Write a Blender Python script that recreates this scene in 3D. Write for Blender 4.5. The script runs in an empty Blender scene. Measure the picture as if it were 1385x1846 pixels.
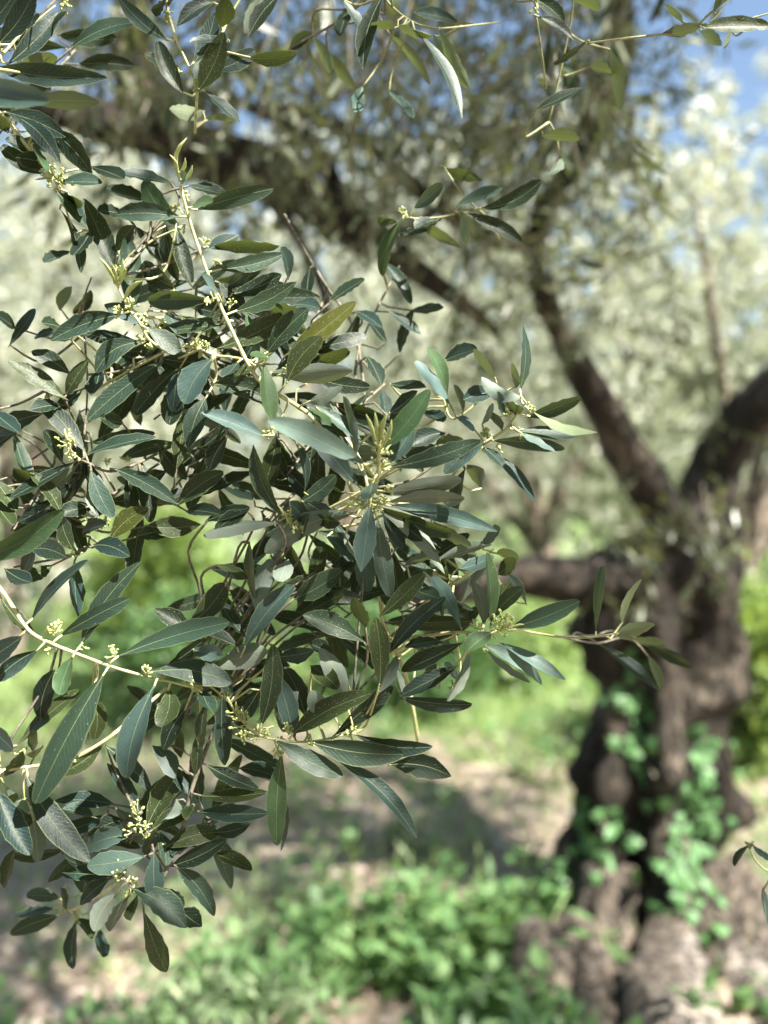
import bpy, math, random
import numpy as np
from mathutils import Vector, Matrix, noise
random.seed(7)
RNG = np.random.default_rng(11)
scene = bpy.context.scene
C = bpy.data.collections.new("grove"); scene.collection.children.link(C)

# ---------------------------------------------------------------- camera, light, exposure
F = 1520.0            # focal length in photograph pixels (photograph 1385 x 1846)
CAM_Z = 1.5
FOCUS = 0.58
cd = bpy.data.cameras.new("camera"); cam = bpy.data.objects.new("camera", cd); C.objects.link(cam)
cam.location = (0, 0, CAM_Z); cam.rotation_euler = (math.radians(90), 0, 0)
cd.sensor_fit = 'VERTICAL'; cd.sensor_height = 36.0; cd.lens = 36.0 * F / 1846
cd.clip_start = 0.05; cd.clip_end = 2000
cd.dof.use_dof = True; cd.dof.focus_distance = FOCUS + 0.005; cd.dof.aperture_fstop = 2.9
scene.camera = cam

SUN = Vector((0.50, -0.42, 0.78)).normalized()      # direction towards the sun
EL = math.asin(SUN.z); AZ = math.atan2(SUN.x, SUN.y)
world = bpy.data.worlds.new("World"); scene.world = world; world.use_nodes = True
wn = world.node_tree; bg = wn.nodes['Background']
sky = wn.nodes.new('ShaderNodeTexSky'); sky.sky_type = 'NISHITA'; sky.sun_disc = False
sky.sun_elevation = EL; sky.sun_rotation = AZ; sky.ozone_density = 0.4; sky.air_density = 1.25; sky.dust_density = 0.4; sky.altitude = 200
wn.links.new(sky.outputs[0], bg.inputs[0]); bg.inputs[1].default_value = 0.05
sl = bpy.data.lights.new("sun", 'SUN'); sl.energy = 5.0; sl.angle = math.radians(0.55); sl.color = (1.0, 0.95, 0.87)
so = bpy.data.objects.new("sun", sl); C.objects.link(so)
so.rotation_euler = SUN.to_track_quat('Z', 'Y').to_euler(); so.location = (3, -2, 8)

scene.view_settings.view_transform = 'Standard'; scene.view_settings.look = 'None'
scene.view_settings.gamma = 1.0; scene.view_settings.use_curve_mapping = False
scene.view_settings.exposure = 2.15
scene.render.engine = 'CYCLES'
scene.cycles.use_denoising = True
scene.cycles.max_bounces = 8; scene.cycles.diffuse_bounces = 4; scene.cycles.glossy_bounces = 2
scene.cycles.transmission_bounces = 4; scene.cycles.transparent_max_bounces = 4
scene.cycles.caustics_reflective = False; scene.cycles.caustics_refractive = False
scene.cycles.sample_clamp_indirect = 4.0

# ---------------------------------------------------------------- helpers
def at(x, y, D):
    return Vector(((x - 692.5) / F * D, D, CAM_Z - (y - 923) / F * D))

def tag(o, label=None, cat=None, group=None, kind=None):
    if label: o['label'] = label
    if cat: o['category'] = cat
    if group: o['group'] = group
    if kind: o['kind'] = kind
    return o

def empty(name, loc):
    o = bpy.data.objects.new(name, None); C.objects.link(o); o.location = loc
    o.empty_display_size = 0.05
    return o

def link(name, me, mat, parent=None, smooth=True):
    o = bpy.data.objects.new(name, me); C.objects.link(o)
    if mat is not None and not me.materials: me.materials.append(mat)
    if smooth and len(me.polygons): me.polygons.foreach_set('use_smooth', [True] * len(me.polygons))
    if parent is not None:
        o.parent = parent; o.matrix_parent_inverse = Matrix.Translation(-Vector(parent.location))
    return o

class MB:
    def __init__(s): s.v = []; s.f = []
    def tube(s, pts, rad, n=6, cap=True):
        pts = [Vector(p) for p in pts]
        if not hasattr(rad, '__len__'): rad = [rad] * len(pts)
        base = len(s.v); t0 = (pts[1] - pts[0]).normalized()
        u = t0.orthogonal().normalized()
        for i, p in enumerate(pts):
            if i == 0: t = pts[1] - pts[0]
            elif i == len(pts) - 1: t = pts[-1] - pts[-2]
            else: t = pts[i + 1] - pts[i - 1]
            if t.length < 1e-9: t = t0
            t.normalize(); u = (u - t * u.dot(t))
            u = u.normalized() if u.length > 1e-6 else t.orthogonal().normalized()
            w = t.cross(u)
            for k in range(n):
                a = 2 * math.pi * k / n
                s.v.append(tuple(p + (u * math.cos(a) + w * math.sin(a)) * rad[i]))
        for i in range(len(pts) - 1):
            for k in range(n):
                a = base + i * n + k; b = base + i * n + (k + 1) % n
                s.f.append((a, b, b + n, a + n))
        if cap:
            s.f.append(tuple(base + k for k in reversed(range(n))))
            s.f.append(tuple(base + (len(pts) - 1) * n + k for k in range(n)))
    def blob(s, c, r, squash=1.0, axis=Vector((0, 0, 1))):
        axis = axis.normalized(); u = axis.orthogonal().normalized(); w = axis.cross(u); n = 6
        base = len(s.v); c = Vector(c)
        s.v.append(tuple(c - axis * r * squash))
        for ph in (-0.6, 0.25, 0.8):
            z = math.sin(ph * 1.3) * r * squash; q = math.cos(ph * 1.3) * r
            for k in range(n):
                a = 2 * math.pi * k / n
                s.v.append(tuple(c + axis * z + (u * math.cos(a) + w * math.sin(a)) * q))
        s.v.append(tuple(c + axis * r * squash))
        for k in range(n):
            s.f.append((base, base + 1 + (k + 1) % n, base + 1 + k))
            for j in range(2):
                a = base + 1 + j * n + k; b = base + 1 + j * n + (k + 1) % n
                s.f.append((a, b, b + n, a + n))
            s.f.append((base + 1 + 2 * n + k, base + 1 + 2 * n + (k + 1) % n, base + 1 + 3 * n))
    def mesh(s, name):
        me = bpy.data.meshes.new(name); me.from_pydata(s.v, [], s.f); me.update(); return me
    def build(s, name, mat, parent=None): return link(name, s.mesh(name), mat, parent)

def smooth_path(pts, sub=5):
    """Catmull-Rom through tuples of any length"""
    P = [np.array(p, float) for p in pts]
    if len(P) < 3: 
        return [tuple(P[0] + (P[-1] - P[0]) * k / sub) for k in range(sub + 1)]
    out = []
    for i in range(len(P) - 1):
        a = P[max(i - 1, 0)]; b = P[i]; c = P[i + 1]; d = P[min(i + 2, len(P) - 1)]
        for k in range(sub):
            t = k / sub
            out.append(tuple(0.5 * ((2 * b) + (-a + c) * t + (2 * a - 5 * b + 4 * c - d) * t * t + (-a + 3 * b - 3 * c + d) * t ** 3)))
    out.append(tuple(P[-1])); return out

# ---------------------------------------------------------------- materials
def newmat(name):
    m = bpy.data.materials.new(name); m.use_nodes = True
    nt = m.node_tree; nt.nodes.clear(); return m, nt, nt.nodes, nt.links
def nd(N, t, **kw):
    n = N.new(t)
    for k, v in kw.items():
        if k.startswith('i_'):
            key = k[2:]
            n.inputs[int(key) if key.isdigit() else key].default_value = v
        else: setattr(n, k, v)
    return n
def mathn(N, L, op, a, b=None, c=None, clamp=False):
    n = N.new('ShaderNodeMath'); n.operation = op; n.use_clamp = clamp
    for i, x in enumerate((a, b, c)):
        if x is None: continue
        if isinstance(x, (int, float)): n.inputs[i].default_value = x
        else: L.new(x, n.inputs[i])
    return n.outputs[0]
def mixc(N, L, fac, a, b, bt='MIX'):
    n = N.new('ShaderNodeMix'); n.data_type = 'RGBA'; n.blend_type = bt
    for s, x in ((n.inputs[0], fac), (n.inputs[6], a), (n.inputs[7], b)):
        if isinstance(x, (int, float)): s.default_value = x
        elif isinstance(x, tuple): s.default_value = x if len(x) == 4 else (*x, 1)
        else: L.new(x, s)
    return n.outputs[2]
def mr(N, L, v, a, b, c=0.0, d=1.0, smooth=True):
    n = N.new('ShaderNodeMapRange'); n.interpolation_type = 'SMOOTHSTEP' if smooth else 'LINEAR'
    L.new(v, n.inputs[0]); n.inputs[1].default_value = a; n.inputs[2].default_value = b
    n.inputs[3].default_value = c; n.inputs[4].default_value = d; return n.outputs[0]

def leaf_material():
    """olive leaf: dark waxy upper side with pale midrib and pale scale dots, silvery felted underside.
    UV 'leaf' = (across -1..1, along 0..1); UV 'mm' = real millimetres; object colour = tint, alpha = amount of dots"""
    m, nt, N, L = newmat("olive_leaf")
    uv = nd(N, 'ShaderNodeUVMap', uv_map='leaf'); mm = nd(N, 'ShaderNodeUVMap', uv_map='mm')
    sx = nd(N, 'ShaderNodeSeparateXYZ'); L.new(uv.outputs[0], sx.inputs[0])
    oi = nd(N, 'ShaderNodeObjectInfo')
    au = mathn(N, L, 'ABSOLUTE', sx.outputs[0])
    smm = nd(N, 'ShaderNodeSeparateXYZ'); L.new(mm.outputs[0], smm.inputs[0])
    amm = mathn(N, L, 'ABSOLUTE', smm.outputs[0])
    # offset the millimetre coordinates per leaf
    off = mathn(N, L, 'MULTIPLY', oi.outputs['Random'], 500.0)
    cmb = nd(N, 'ShaderNodeCombineXYZ'); L.new(off, cmb.inputs[0]); L.new(off, cmb.inputs[1])
    add = nd(N, 'ShaderNodeVectorMath', operation='ADD'); L.new(mm.outputs[0], add.inputs[0]); L.new(cmb.outputs[0], add.inputs[1])
    P = add.outputs[0]
    n1 = nd(N, 'ShaderNodeTexNoise', i_Scale=0.16, i_Detail=4.0, i_Roughness=0.6); L.new(P, n1.inputs['Vector'])
    n2 = nd(N, 'ShaderNodeTexNoise', i_Scale=1.3, i_Detail=5.0, i_Roughness=0.7); L.new(P, n2.inputs['Vector'])
    vo = nd(N, 'ShaderNodeTexVoronoi', i_Scale=0.58); L.new(P, vo.inputs['Vector'])
    vo.feature = 'F1'
    # midrib: narrow towards the tip
    ribw = mathn(N, L, 'MULTIPLY_ADD', sx.outputs[1], -0.22, 0.42)
    rib = mathn(N, L, 'SUBTRACT', 1.0, mathn(N, L, 'DIVIDE', amm, ribw), clamp=True)
    rib = mr(N, L, rib, 0.0, 0.8)
    # side veins: slanted lines in mm
    sv = mathn(N, L, 'SUBTRACT', mathn(N, L, 'MULTIPLY', smm.outputs[1], 1.0), mathn(N, L, 'MULTIPLY', amm, 1.7))
    sv = mathn(N, L, 'ADD', sv, mathn(N, L, 'MULTIPLY', n1.outputs[0], 6.0))
    sv = mathn(N, L, 'SINE', mathn(N, L, 'MULTIPLY', sv, 1.5))
    sv = mr(N, L, sv, 0.72, 1.0)
    # edge: thin pale cartilage rim
    edge = mr(N, L, au, 0.90, 0.985)
    # dots
    dsel = nd(N, 'ShaderNodeSeparateColor'); L.new(vo.outputs['Color'], dsel.inputs[0])
    dots = mr(N, L, vo.outputs['Distance'], 0.19, 0.09)
    pick = mathn(N, L, 'LESS_THAN', dsel.outputs[0], oi.outputs['Alpha'])
    dots = mathn(N, L, 'MULTIPLY', dots, pick)
    top = mixc(N, L, n1.outputs[0], (0.006, 0.0145, 0.009), (0.0145, 0.028, 0.0175))
    top = mixc(N, L, mathn(N, L, 'MULTIPLY', n2.outputs[0], 0.35), top, (0.03, 0.045, 0.022))
    top = mixc(N, L, 1.0, top, oi.outputs['Color'], 'MULTIPLY')
    n3 = nd(N, 'ShaderNodeTexNoise', i_Scale=0.32, i_Detail=6.0, i_Roughness=0.75); L.new(P, n3.inputs['Vector'])
    top = mixc(N, L, mr(N, L, n3.outputs[0], 0.60, 0.72, 0.0, 0.45), top, (0.055, 0.055, 0.027))
    top = mixc(N, L, mathn(N, L, 'MULTIPLY', sv, 0.16), top, (0.14, 0.19, 0.10))
    top = mixc(N, L, mathn(N, L, 'MULTIPLY', rib, 0.75), top, (0.22, 0.27, 0.13))
    top = mixc(N, L, mathn(N, L, 'MULTIPLY', edge, 0.45), top, (0.20, 0.25, 0.11))
    top = mixc(N, L, mathn(N, L, 'MULTIPLY', dots, 0.75), top, (0.40, 0.43, 0.30))
    und = mixc(N, L, n1.outputs[0], (0.12, 0.155, 0.13), (0.19, 0.225, 0.195))
    und = mixc(N, L, mathn(N, L, 'MULTIPLY', n2.outputs[0], 0.3), und, (0.16, 0.19, 0.11))
    und = mixc(N, L, 0.45, und, mixc(N, L, 1.0, und, oi.outputs['Color'], 'MULTIPLY'))
    und = mixc(N, L, mathn(N, L, 'MULTIPLY', rib, 0.7), und, (0.38, 0.40, 0.22))
    geo = nd(N, 'ShaderNodeNewGeometry')
    col = mixc(N, L, geo.outputs['Backfacing'], top, und)
    # relief
    h = mathn(N, L, 'MULTIPLY', rib, -1.0)
    h = mathn(N, L, 'ADD', h, mathn(N, L, 'MULTIPLY', sv, -0.22))
    h = mathn(N, L, 'ADD', h, mathn(N, L, 'MULTIPLY', n2.outputs[0], 0.5))
    h = mathn(N, L, 'ADD', h, mathn(N, L, 'MULTIPLY', n1.outputs[0], 1.6))
    bp = nd(N, 'ShaderNodeBump', i_Strength=0.75, i_Distance=0.0003); L.new(h, bp.inputs['Height'])
    pr = nd(N, 'ShaderNodeBsdfPrincipled')
    L.new(col, pr.inputs['Base Color']); L.new(bp.outputs[0], pr.inputs['Normal'])
    ro = mixc(N, L, geo.outputs['Backfacing'], (0.40, 0.40, 0.40), (0.62, 0.62, 0.62))
    ro2 = mathn(N, L, 'MULTIPLY_ADD', n2.outputs[0], 0.22, -0.08)
    L.new(mathn(N, L, 'ADD', ro, ro2), pr.inputs['Roughness'])
    pr.inputs['Specular IOR Level'].default_value = 0.26
    tr = nd(N, 'ShaderNodeBsdfTranslucent'); 
    tc = mixc(N, L, rib, (0.16, 0.21, 0.035), (0.06, 0.08, 0.015)); L.new(tc, tr.inputs[0])
    mx = nd(N, 'ShaderNodeMixShader', i_0=0.13); L.new(pr.outputs[0], mx.inputs[1]); L.new(tr.outputs[0], mx.inputs[2])
    out = nd(N, 'ShaderNodeOutputMaterial'); L.new(mx.outputs[0], out.inputs[0])
    return m

def foliage_material(name, a, b, trans, tf=0.35, rough=0.4, under=None, scale=1.2):
    """for joined leaves: colour varies leaf by leaf (vertex value 'rnd' per leaf) and clump by clump"""
    m, nt, N, L = newmat(name)
    at_ = nd(N, 'ShaderNodeAttribute', attribute_name='rnd')
    tc = nd(N, 'ShaderNodeNewGeometry')
    n1 = nd(N, 'ShaderNodeTexNoise', i_Scale=scale, i_Detail=3.0); L.new(tc.outputs['Position'], n1.inputs['Vector'])
    col = mixc(N, L, at_.outputs['Fac'], a, b)
    col = mixc(N, L, mr(N, L, n1.outputs[0], 0.35, 0.65, 0.0, 0.45), col, tuple(x * 0.6 for x in a))
    if under: col = mixc(N, L, tc.outputs['Backfacing'], col, under)
    pr = nd(N, 'ShaderNodeBsdfPrincipled', i_Roughness=rough); L.new(col, pr.inputs['Base Color'])
    tr = nd(N, 'ShaderNodeBsdfTranslucent'); tr.inputs[0].default_value = (*trans, 1)
    mx = nd(N, 'ShaderNodeMixShader', i_0=tf); L.new(pr.outputs[0], mx.inputs[1]); L.new(tr.outputs[0], mx.inputs[2])
    out = nd(N, 'ShaderNodeOutputMaterial'); L.new(mx.outputs[0], out.inputs[0])
    return m

def bark_material(name, a, b, c, scale=14.0, bump=0.02, stretch=0.25):
    m, nt, N, L = newmat(name)
    g = nd(N, 'ShaderNodeTexCoord'); mp = nd(N, 'ShaderNodeMapping'); mp.inputs['Scale'].default_value = (1, 1, stretch)
    L.new(g.outputs['Object'], mp.inputs[0])
    n1 = nd(N, 'ShaderNodeTexNoise', i_Scale=scale, i_Detail=7.0, i_Roughness=0.65); L.new(mp.outputs[0], n1.inputs['Vector'])
    vo = nd(N, 'ShaderNodeTexVoronoi', i_Scale=scale * 1.6); vo.feature = 'DISTANCE_TO_EDGE'
    wv = nd(N, 'ShaderNodeVectorMath', operation='MULTIPLY_ADD'); L.new(n1.outputs['Color'], wv.inputs[0]); wv.inputs[1].default_value = (.15, .15, .15); L.new(mp.outputs[0], wv.inputs[2])
    L.new(wv.outputs[0], vo.inputs['Vector'])
    n2 = nd(N, 'ShaderNodeTexNoise', i_Scale=3.0, i_Detail=4.0); L.new(g.outputs['Object'], n2.inputs['Vector'])
    crack = mr(N, L, vo.outputs['Distance'], 0.0, 0.12)
    col = mixc(N, L, mr(N, L, n1.outputs[0], 0.3, 0.7), a, b)
    col = mixc(N, L, mr(N, L, n2.outputs[0], 0.48, 0.62), col, c)
    col = mixc(N, L, crack, tuple(x * 0.45 for x in a), col)
    h = mathn(N, L, 'ADD', crack, mathn(N, L, 'MULTIPLY', n1.outputs[0], 1.2))
    bp = nd(N, 'ShaderNodeBump', i_Strength=0.9, i_Distance=bump); L.new(h, bp.inputs['Height'])
    pr = nd(N, 'ShaderNodeBsdfPrincipled', i_Roughness=0.9); L.new(col, pr.inputs['Base Color']); L.new(bp.outputs[0], pr.inputs['Normal'])
    out = nd(N, 'ShaderNodeOutputMaterial'); L.new(pr.outputs[0], out.inputs[0])
    return m

def plain_material(name, a, b, rough=0.6, scale=300.0, tf=0.0, trans=(0.3, 0.35, 0.05), bump=0.0004):
    m, nt, N, L = newmat(name)
    g = nd(N, 'ShaderNodeTexCoord')
    n1 = nd(N, 'ShaderNodeTexNoise', i_Scale=scale, i_Detail=5.0); L.new(g.outputs['Object'], n1.inputs['Vector'])
    col = mixc(N, L, mr(N, L, n1.outputs[0], 0.3, 0.7), a, b)
    bp = nd(N, 'ShaderNodeBump', i_Strength=0.4, i_Distance=bump); L.new(n1.outputs[0], bp.inputs['Height'])
    pr = nd(N, 'ShaderNodeBsdfPrincipled', i_Roughness=rough); L.new(col, pr.inputs['Base Color']); L.new(bp.outputs[0], pr.inputs['Normal'])
    s = pr.outputs[0]
    if tf:
        tr = nd(N, 'ShaderNodeBsdfTranslucent'); tr.inputs[0].default_value = (*trans, 1)
        mx = nd(N, 'ShaderNodeMixShader', i_0=tf); L.new(s, mx.inputs[1]); L.new(tr.outputs[0], mx.inputs[2]); s = mx.outputs[0]
    out = nd(N, 'ShaderNodeOutputMaterial'); L.new(s, out.inputs[0])
    return m

M_LEAF = leaf_material()
M_STEM = plain_material("young_stem", (0.32, 0.34, 0.13), (0.60, 0.56, 0.32), 0.6, 130)
M_TWIG = plain_material("grey_twig", (0.09, 0.08, 0.055), (0.20, 0.18, 0.13), 0.75, 300)
M_STEM2 = plain_material('green_stem', (0.18, 0.20, 0.08), (0.30, 0.29, 0.15), 0.6, 400)
M_BUD = plain_material("flower_bud", (0.44, 0.52, 0.17), (0.64, 0.67, 0.34), 0.5, 600, 0.3)
M_BARK = bark_material("olive_bark", (0.014, 0.0095, 0.0055), (0.046, 0.033, 0.020), (0.10, 0.08, 0.058))
M_ROOT_LIT = bark_material('sunlit_root_bark', (0.05, 0.038, 0.027), (0.16, 0.13, 0.10), (0.27, 0.235, 0.20))  # lighter copy of the bark: sunlight on the roots put into colour
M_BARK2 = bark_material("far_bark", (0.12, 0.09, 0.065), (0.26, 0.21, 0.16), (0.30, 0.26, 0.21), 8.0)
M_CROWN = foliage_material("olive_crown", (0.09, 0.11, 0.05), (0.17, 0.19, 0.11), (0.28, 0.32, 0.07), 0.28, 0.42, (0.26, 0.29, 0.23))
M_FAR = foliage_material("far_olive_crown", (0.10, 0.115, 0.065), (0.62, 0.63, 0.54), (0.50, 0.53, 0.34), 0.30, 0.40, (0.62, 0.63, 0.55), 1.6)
# ---------------------------------------------------------------- leaf clouds (joined leaves)
def cloud_mesh(name, base, axis, normal, length, width, mat):
    """one folded four-point leaf per row"""
    n = len(base)
    side = np.cross(axis, normal); side /= np.linalg.norm(side, axis=1, keepdims=True) + 1e-9
    l = length[:, None]; w = width[:, None]
    v = np.empty((n, 4, 3), np.float32)
    v[:, 0] = base; mid = base + axis * l * 0.48
    v[:, 1] = mid + side * w * 0.5 + normal * w * 0.12
    v[:, 2] = base + axis * l
    v[:, 3] = mid - side * w * 0.5 + normal * w * 0.12
    me = bpy.data.meshes.new(name)
    me.vertices.add(n * 4); me.vertices.foreach_set('co', v.reshape(-1))
    me.loops.add(n * 4); me.loops.foreach_set('vertex_index', np.arange(n * 4, dtype=np.int32))
    me.polygons.add(n); me.polygons.foreach_set('loop_start', np.arange(0, n * 4, 4, dtype=np.int32))
    me.update(calc_edges=True); me.validate()
    a = me.attributes.new('rnd', 'FLOAT', 'POINT')
    a.data.foreach_set('value', np.repeat(RNG.random(n).astype(np.float32), 4))
    me.materials.append(mat)
    return me

def unit(a): return a / (np.linalg.norm(a, axis=1, keepdims=True) + 1e-9)

def twig_leaves(p, d, tl, nl, L, W):
    """p,d: twig starts and directions; nl leaves along each. returns arrays for cloud_mesh"""
    k = len(p); t = (np.arange(nl) + 0.5) / nl
    P = p[:, None, :] + d[:, None, :] * (t[None, :, None] * tl[:, None, None])
    r = RNG.normal(size=(k, nl, 3)); dd = d[:, None, :]
    r -= dd * np.sum(r * dd, axis=2, keepdims=True); r /= np.linalg.norm(r, axis=2, keepdims=True) + 1e-9
    ax = dd * 0.65 + r * 0.75 + np.array([0, 0, -0.08]); ax /= np.linalg.norm(ax, axis=2, keepdims=True)
    nn = RNG.normal(size=(k, nl, 3)) + np.array([0, 0, 1.3])
    nn -= ax * np.sum(nn * ax, axis=2, keepdims=True); nn /= np.linalg.norm(nn, axis=2, keepdims=True)
    m = k * nl
    return P.reshape(m, 3), ax.reshape(m, 3), nn.reshape(m, 3), RNG.uniform(L[0], L[1], m), RNG.uniform(W[0], W[1], m)

def crown_points(clumps, per, sigma):
    c = np.repeat(np.array(clumps), per, axis=0)
    return c + RNG.normal(size=c.shape) * sigma

# ---------------------------------------------------------------- ground
def ground_h(x, y):
    h = 0.05 * noise.noise(Vector((x * 0.5, y * 0.5, 0))) + 0.02 * noise.noise(Vector((x * 2.1, y * 2.1, 3)))
    return h
gv = []; gf = []
xs = sorted(set([-600, -250, -120, -60, -30, -20] + [i * 0.35 for i in range(-40, 41)] + [20, 30, 60, 120, 250, 600]))
ys = sorted(set([-60, -20, -8] + [-4 + i * 0.35 for i in range(0, 90)] + [34, 45, 60, 90, 150, 300, 700]))
for y in ys:
    for x in xs: gv.append((x, y, ground_h(x, y) if abs(x) < 15 and y < 28 else 0))
nx = len(xs)
for j in range(len(ys) - 1):
    for i in range(nx - 1): gf.append((j * nx + i, j * nx + i + 1, (j + 1) * nx + i + 1, (j + 1) * nx + i))
gm = bpy.data.meshes.new('ground'); gm.from_pydata(gv, [], gf); gm.update()
m, nt, N, L = newmat("grove_soil")
g = nd(N, 'ShaderNodeNewGeometry')
n1 = nd(N, 'ShaderNodeTexNoise', i_Scale=0.55, i_Detail=5.0, i_Roughness=0.6); L.new(g.outputs['Position'], n1.inputs['Vector'])
n2 = nd(N, 'ShaderNodeTexNoise', i_Scale=7.0, i_Detail=6.0, i_Roughness=0.7); L.new(g.outputs['Position'], n2.inputs['Vector'])
n3 = nd(N, 'ShaderNodeTexNoise', i_Scale=45.0, i_Detail=4.0); L.new(g.outputs['Position'], n3.inputs['Vector'])
soil = mixc(N, L, mr(N, L, n2.outputs[0], 0.35, 0.65), (0.26, 0.20, 0.155), (0.40, 0.325, 0.27))
soil = mixc(N, L, mr(N, L, n3.outputs[0], 0.5, 0.7), soil, (0.20, 0.15, 0.11))
moss = mixc(N, L, n2.outputs[0], (0.10, 0.16, 0.04), (0.20, 0.27, 0.09))
sp = nd(N, 'ShaderNodeSeparateXYZ'); L.new(g.outputs['Position'], sp.inputs[0])
farg = mr(N, L, sp.outputs[1], 5.2, 7.2, 0.0, 0.45)
msk = mr(N, L, mathn(N, L, 'ADD', n1.outputs[0], farg), 0.56, 0.64)
col = mixc(N, L, msk, soil, moss)
pr = nd(N, 'ShaderNodeBsdfPrincipled', i_Roughness=0.95); L.new(col, pr.inputs['Base Color'])
bp = nd(N, 'ShaderNodeBump', i_Strength=0.8, i_Distance=0.03); L.new(mathn(N, L, 'ADD', n2.outputs[0], n3.outputs[0]), bp.inputs['Height']); L.new(bp.outputs[0], pr.inputs['Normal'])
out = nd(N, 'ShaderNodeOutputMaterial'); L.new(pr.outputs[0], out.inputs[0])
tag(link('ground', gm, m), kind='structure')

# ---------------------------------------------------------------- grass, weeds
M_GRASS = foliage_material("meadow_grass", (0.19, 0.28, 0.09), (0.38, 0.48, 0.22), (0.42, 0.55, 0.16), 0.40, 0.45, None, 0.7)
M_WEED = foliage_material("broad_weed", (0.06, 0.14, 0.045), (0.20, 0.32, 0.13), (0.28, 0.45, 0.08), 0.30, 0.42, None, 1.5)
M_LIME = foliage_material("lime_shrub", (0.13, 0.21, 0.05), (0.26, 0.36, 0.12), (0.36, 0.47, 0.09), 0.40, 0.45, None, 2.0)
M_DKSHRUB = foliage_material("green_shrub", (0.05, 0.12, 0.04), (0.14, 0.24, 0.09), (0.20, 0.34, 0.06), 0.25, 0.45, None, 2.0)

def scatter(n, xr, yr, dens):
    out = []
    while len(out) < n:
        x = RNG.uniform(*xr); y = RNG.uniform(*yr)
        if RNG.random() < dens(x, y): out.append((x, y, ground_h(x, y) - 0.004))
    return np.array(out)
def gn(x, y, s=0.55): return noise.noise(Vector((x * s, y * s, 9.1)))
def dens_grass(x, y):
    # lush beyond five and a half metres, tufts nearer
    if abs(x) > y * 0.55 + 1.0: return 0.0
    k = 1.0 if y > 5.4 else 0.4
    return max(0.0, min(1.0, k * (0.75 + 1.4 * gn(x, y))))
gp = scatter(42000, (-9, 9), (2.6, 17), dens_grass)
n = len(gp)
ax = unit(np.stack([RNG.normal(0, .45, n), RNG.normal(0, .45, n), np.ones(n)], 1))
nn = unit(np.cross(ax, unit(RNG.normal(size=(n, 3)))))
me = cloud_mesh('grass', gp, ax, nn, RNG.uniform(0.06, 0.24, n), RNG.uniform(0.008, 0.02, n), M_GRASS)
tag(link('grass', me, None, smooth=False), 'sunlit light green grass carpeting the ground beyond the bare soil', 'grass', kind='stuff')

def rosettes(pts, nl, hr, L, W):
    k = len(pts)
    P = np.repeat(pts, nl, axis=0); m = len(P)
    ang = RNG.uniform(0, 2 * math.pi, m); up = RNG.uniform(0.05, 0.9, m)
    ax = unit(np.stack([np.cos(ang), np.sin(ang), up], 1))
    hh = RNG.uniform(0, 1, m) * np.repeat(RNG.uniform(hr[0], hr[1], k), nl)
    base = P + np.stack([np.cos(ang) * .02, np.sin(ang) * .02, hh], 1)
    nn = unit(np.stack([-np.cos(ang) * up, -np.sin(ang) * up, np.ones(m)], 1) + RNG.normal(size=(m, 3)) * .25)
    nn = unit(nn - ax * np.sum(nn * ax, axis=1, keepdims=True))
    return base, ax, nn, RNG.uniform(L[0], L[1], m), RNG.uniform(W[0], W[1], m)
def dens_weed(x, y):
    if abs(x) > y * 0.55 + 0.5: return 0.0
    if x > .5 + .12 * math.sin(y * 9) and y > 2.15: return 0.06
    near = (1.0 if y < 2.72 + 0.3 * math.sin(x * 2.9 + 1.2) + max(0, min(.35, x * .5)) else (0.10 if y < 6 else 0.04)) * (1 if x > -.75 or y < 2.3 else .3)
    return max(0.0, min(1.0, near * (0.5 + 2.2 * gn(x, y, 1.6))))
wp = scatter(850, (-5, 5), (1.5, 8), dens_weed)
me = cloud_mesh('ground_cover', *rosettes(wp, 13, (0.02, 0.26), (0.035, 0.10), (0.02, 0.055)), M_WEED)
tag(link('ground_cover', me, None, smooth=False), 'broad leaved green weeds growing thickly around the foot of the old olive trunk', 'weeds', kind='stuff')

# narrow-leaved weeds mixed in, and dry leaves and small stones lying on the soil
M_WEED2 = foliage_material("narrow_weed", (0.10, 0.17, 0.07), (0.34, 0.42, 0.24), (0.34, 0.45, 0.14), 0.30, 0.42, None, 2.5)
wp = scatter(420, (-3.5, 3.5), (1.8, 6.5), lambda x, y: max(0.0, min(1.0, (1.0 if y < 3.1 else .35) * (.5 + 2.4 * gn(x + 7, y, 1.3)))) if abs(x) < y * .55 + .5 and not (x > .5 and y < 3) else 0)
me = cloud_mesh('ground_cover', *rosettes(wp, 16, (0.03, 0.34), (0.04, 0.12), (0.008, 0.022)), M_WEED2)
tag(link('ground_cover', me, None, smooth=False), 'pale narrow leaved weeds sprinkled over the soil and among the broad weeds', 'weeds', kind='stuff')
M_LITTER = foliage_material("dry_leaf", (0.14, 0.095, 0.055), (0.46, 0.39, 0.28), (0.3, 0.2, 0.08), 0.10, 0.6, (0.40, 0.37, 0.30), 2.5)
lp = scatter(9000, (-4, 4), (1.8, 8.0), lambda x, y: max(.1, min(1, .6 + gn(x, y + 4, 1.9))) if abs(x) < y * .55 + .4 else 0)
n = len(lp); lp[:, 2] += .008
ax = unit(np.stack([RNG.normal(size=n), RNG.normal(size=n), RNG.uniform(-.1, .45, n)], 1)); nn = RNG.normal(size=(n, 3)) * .35 + np.array([0, 0, 1.]); nn = unit(nn - ax * np.sum(nn * ax, axis=1, keepdims=True))
me = cloud_mesh('leaf_litter', lp, ax, nn, RNG.uniform(.03, .065, n), RNG.uniform(.009, .022, n), M_LITTER)
tag(link('leaf_litter', me, None, smooth=False), 'dry fallen olive leaves littering the bare soil', 'leaf litter', kind='stuff')
M_STONE = plain_material("field_stone", (0.26, 0.23, 0.20), (0.48, 0.44, 0.39), 0.9, 30)
mb = MB()
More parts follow.
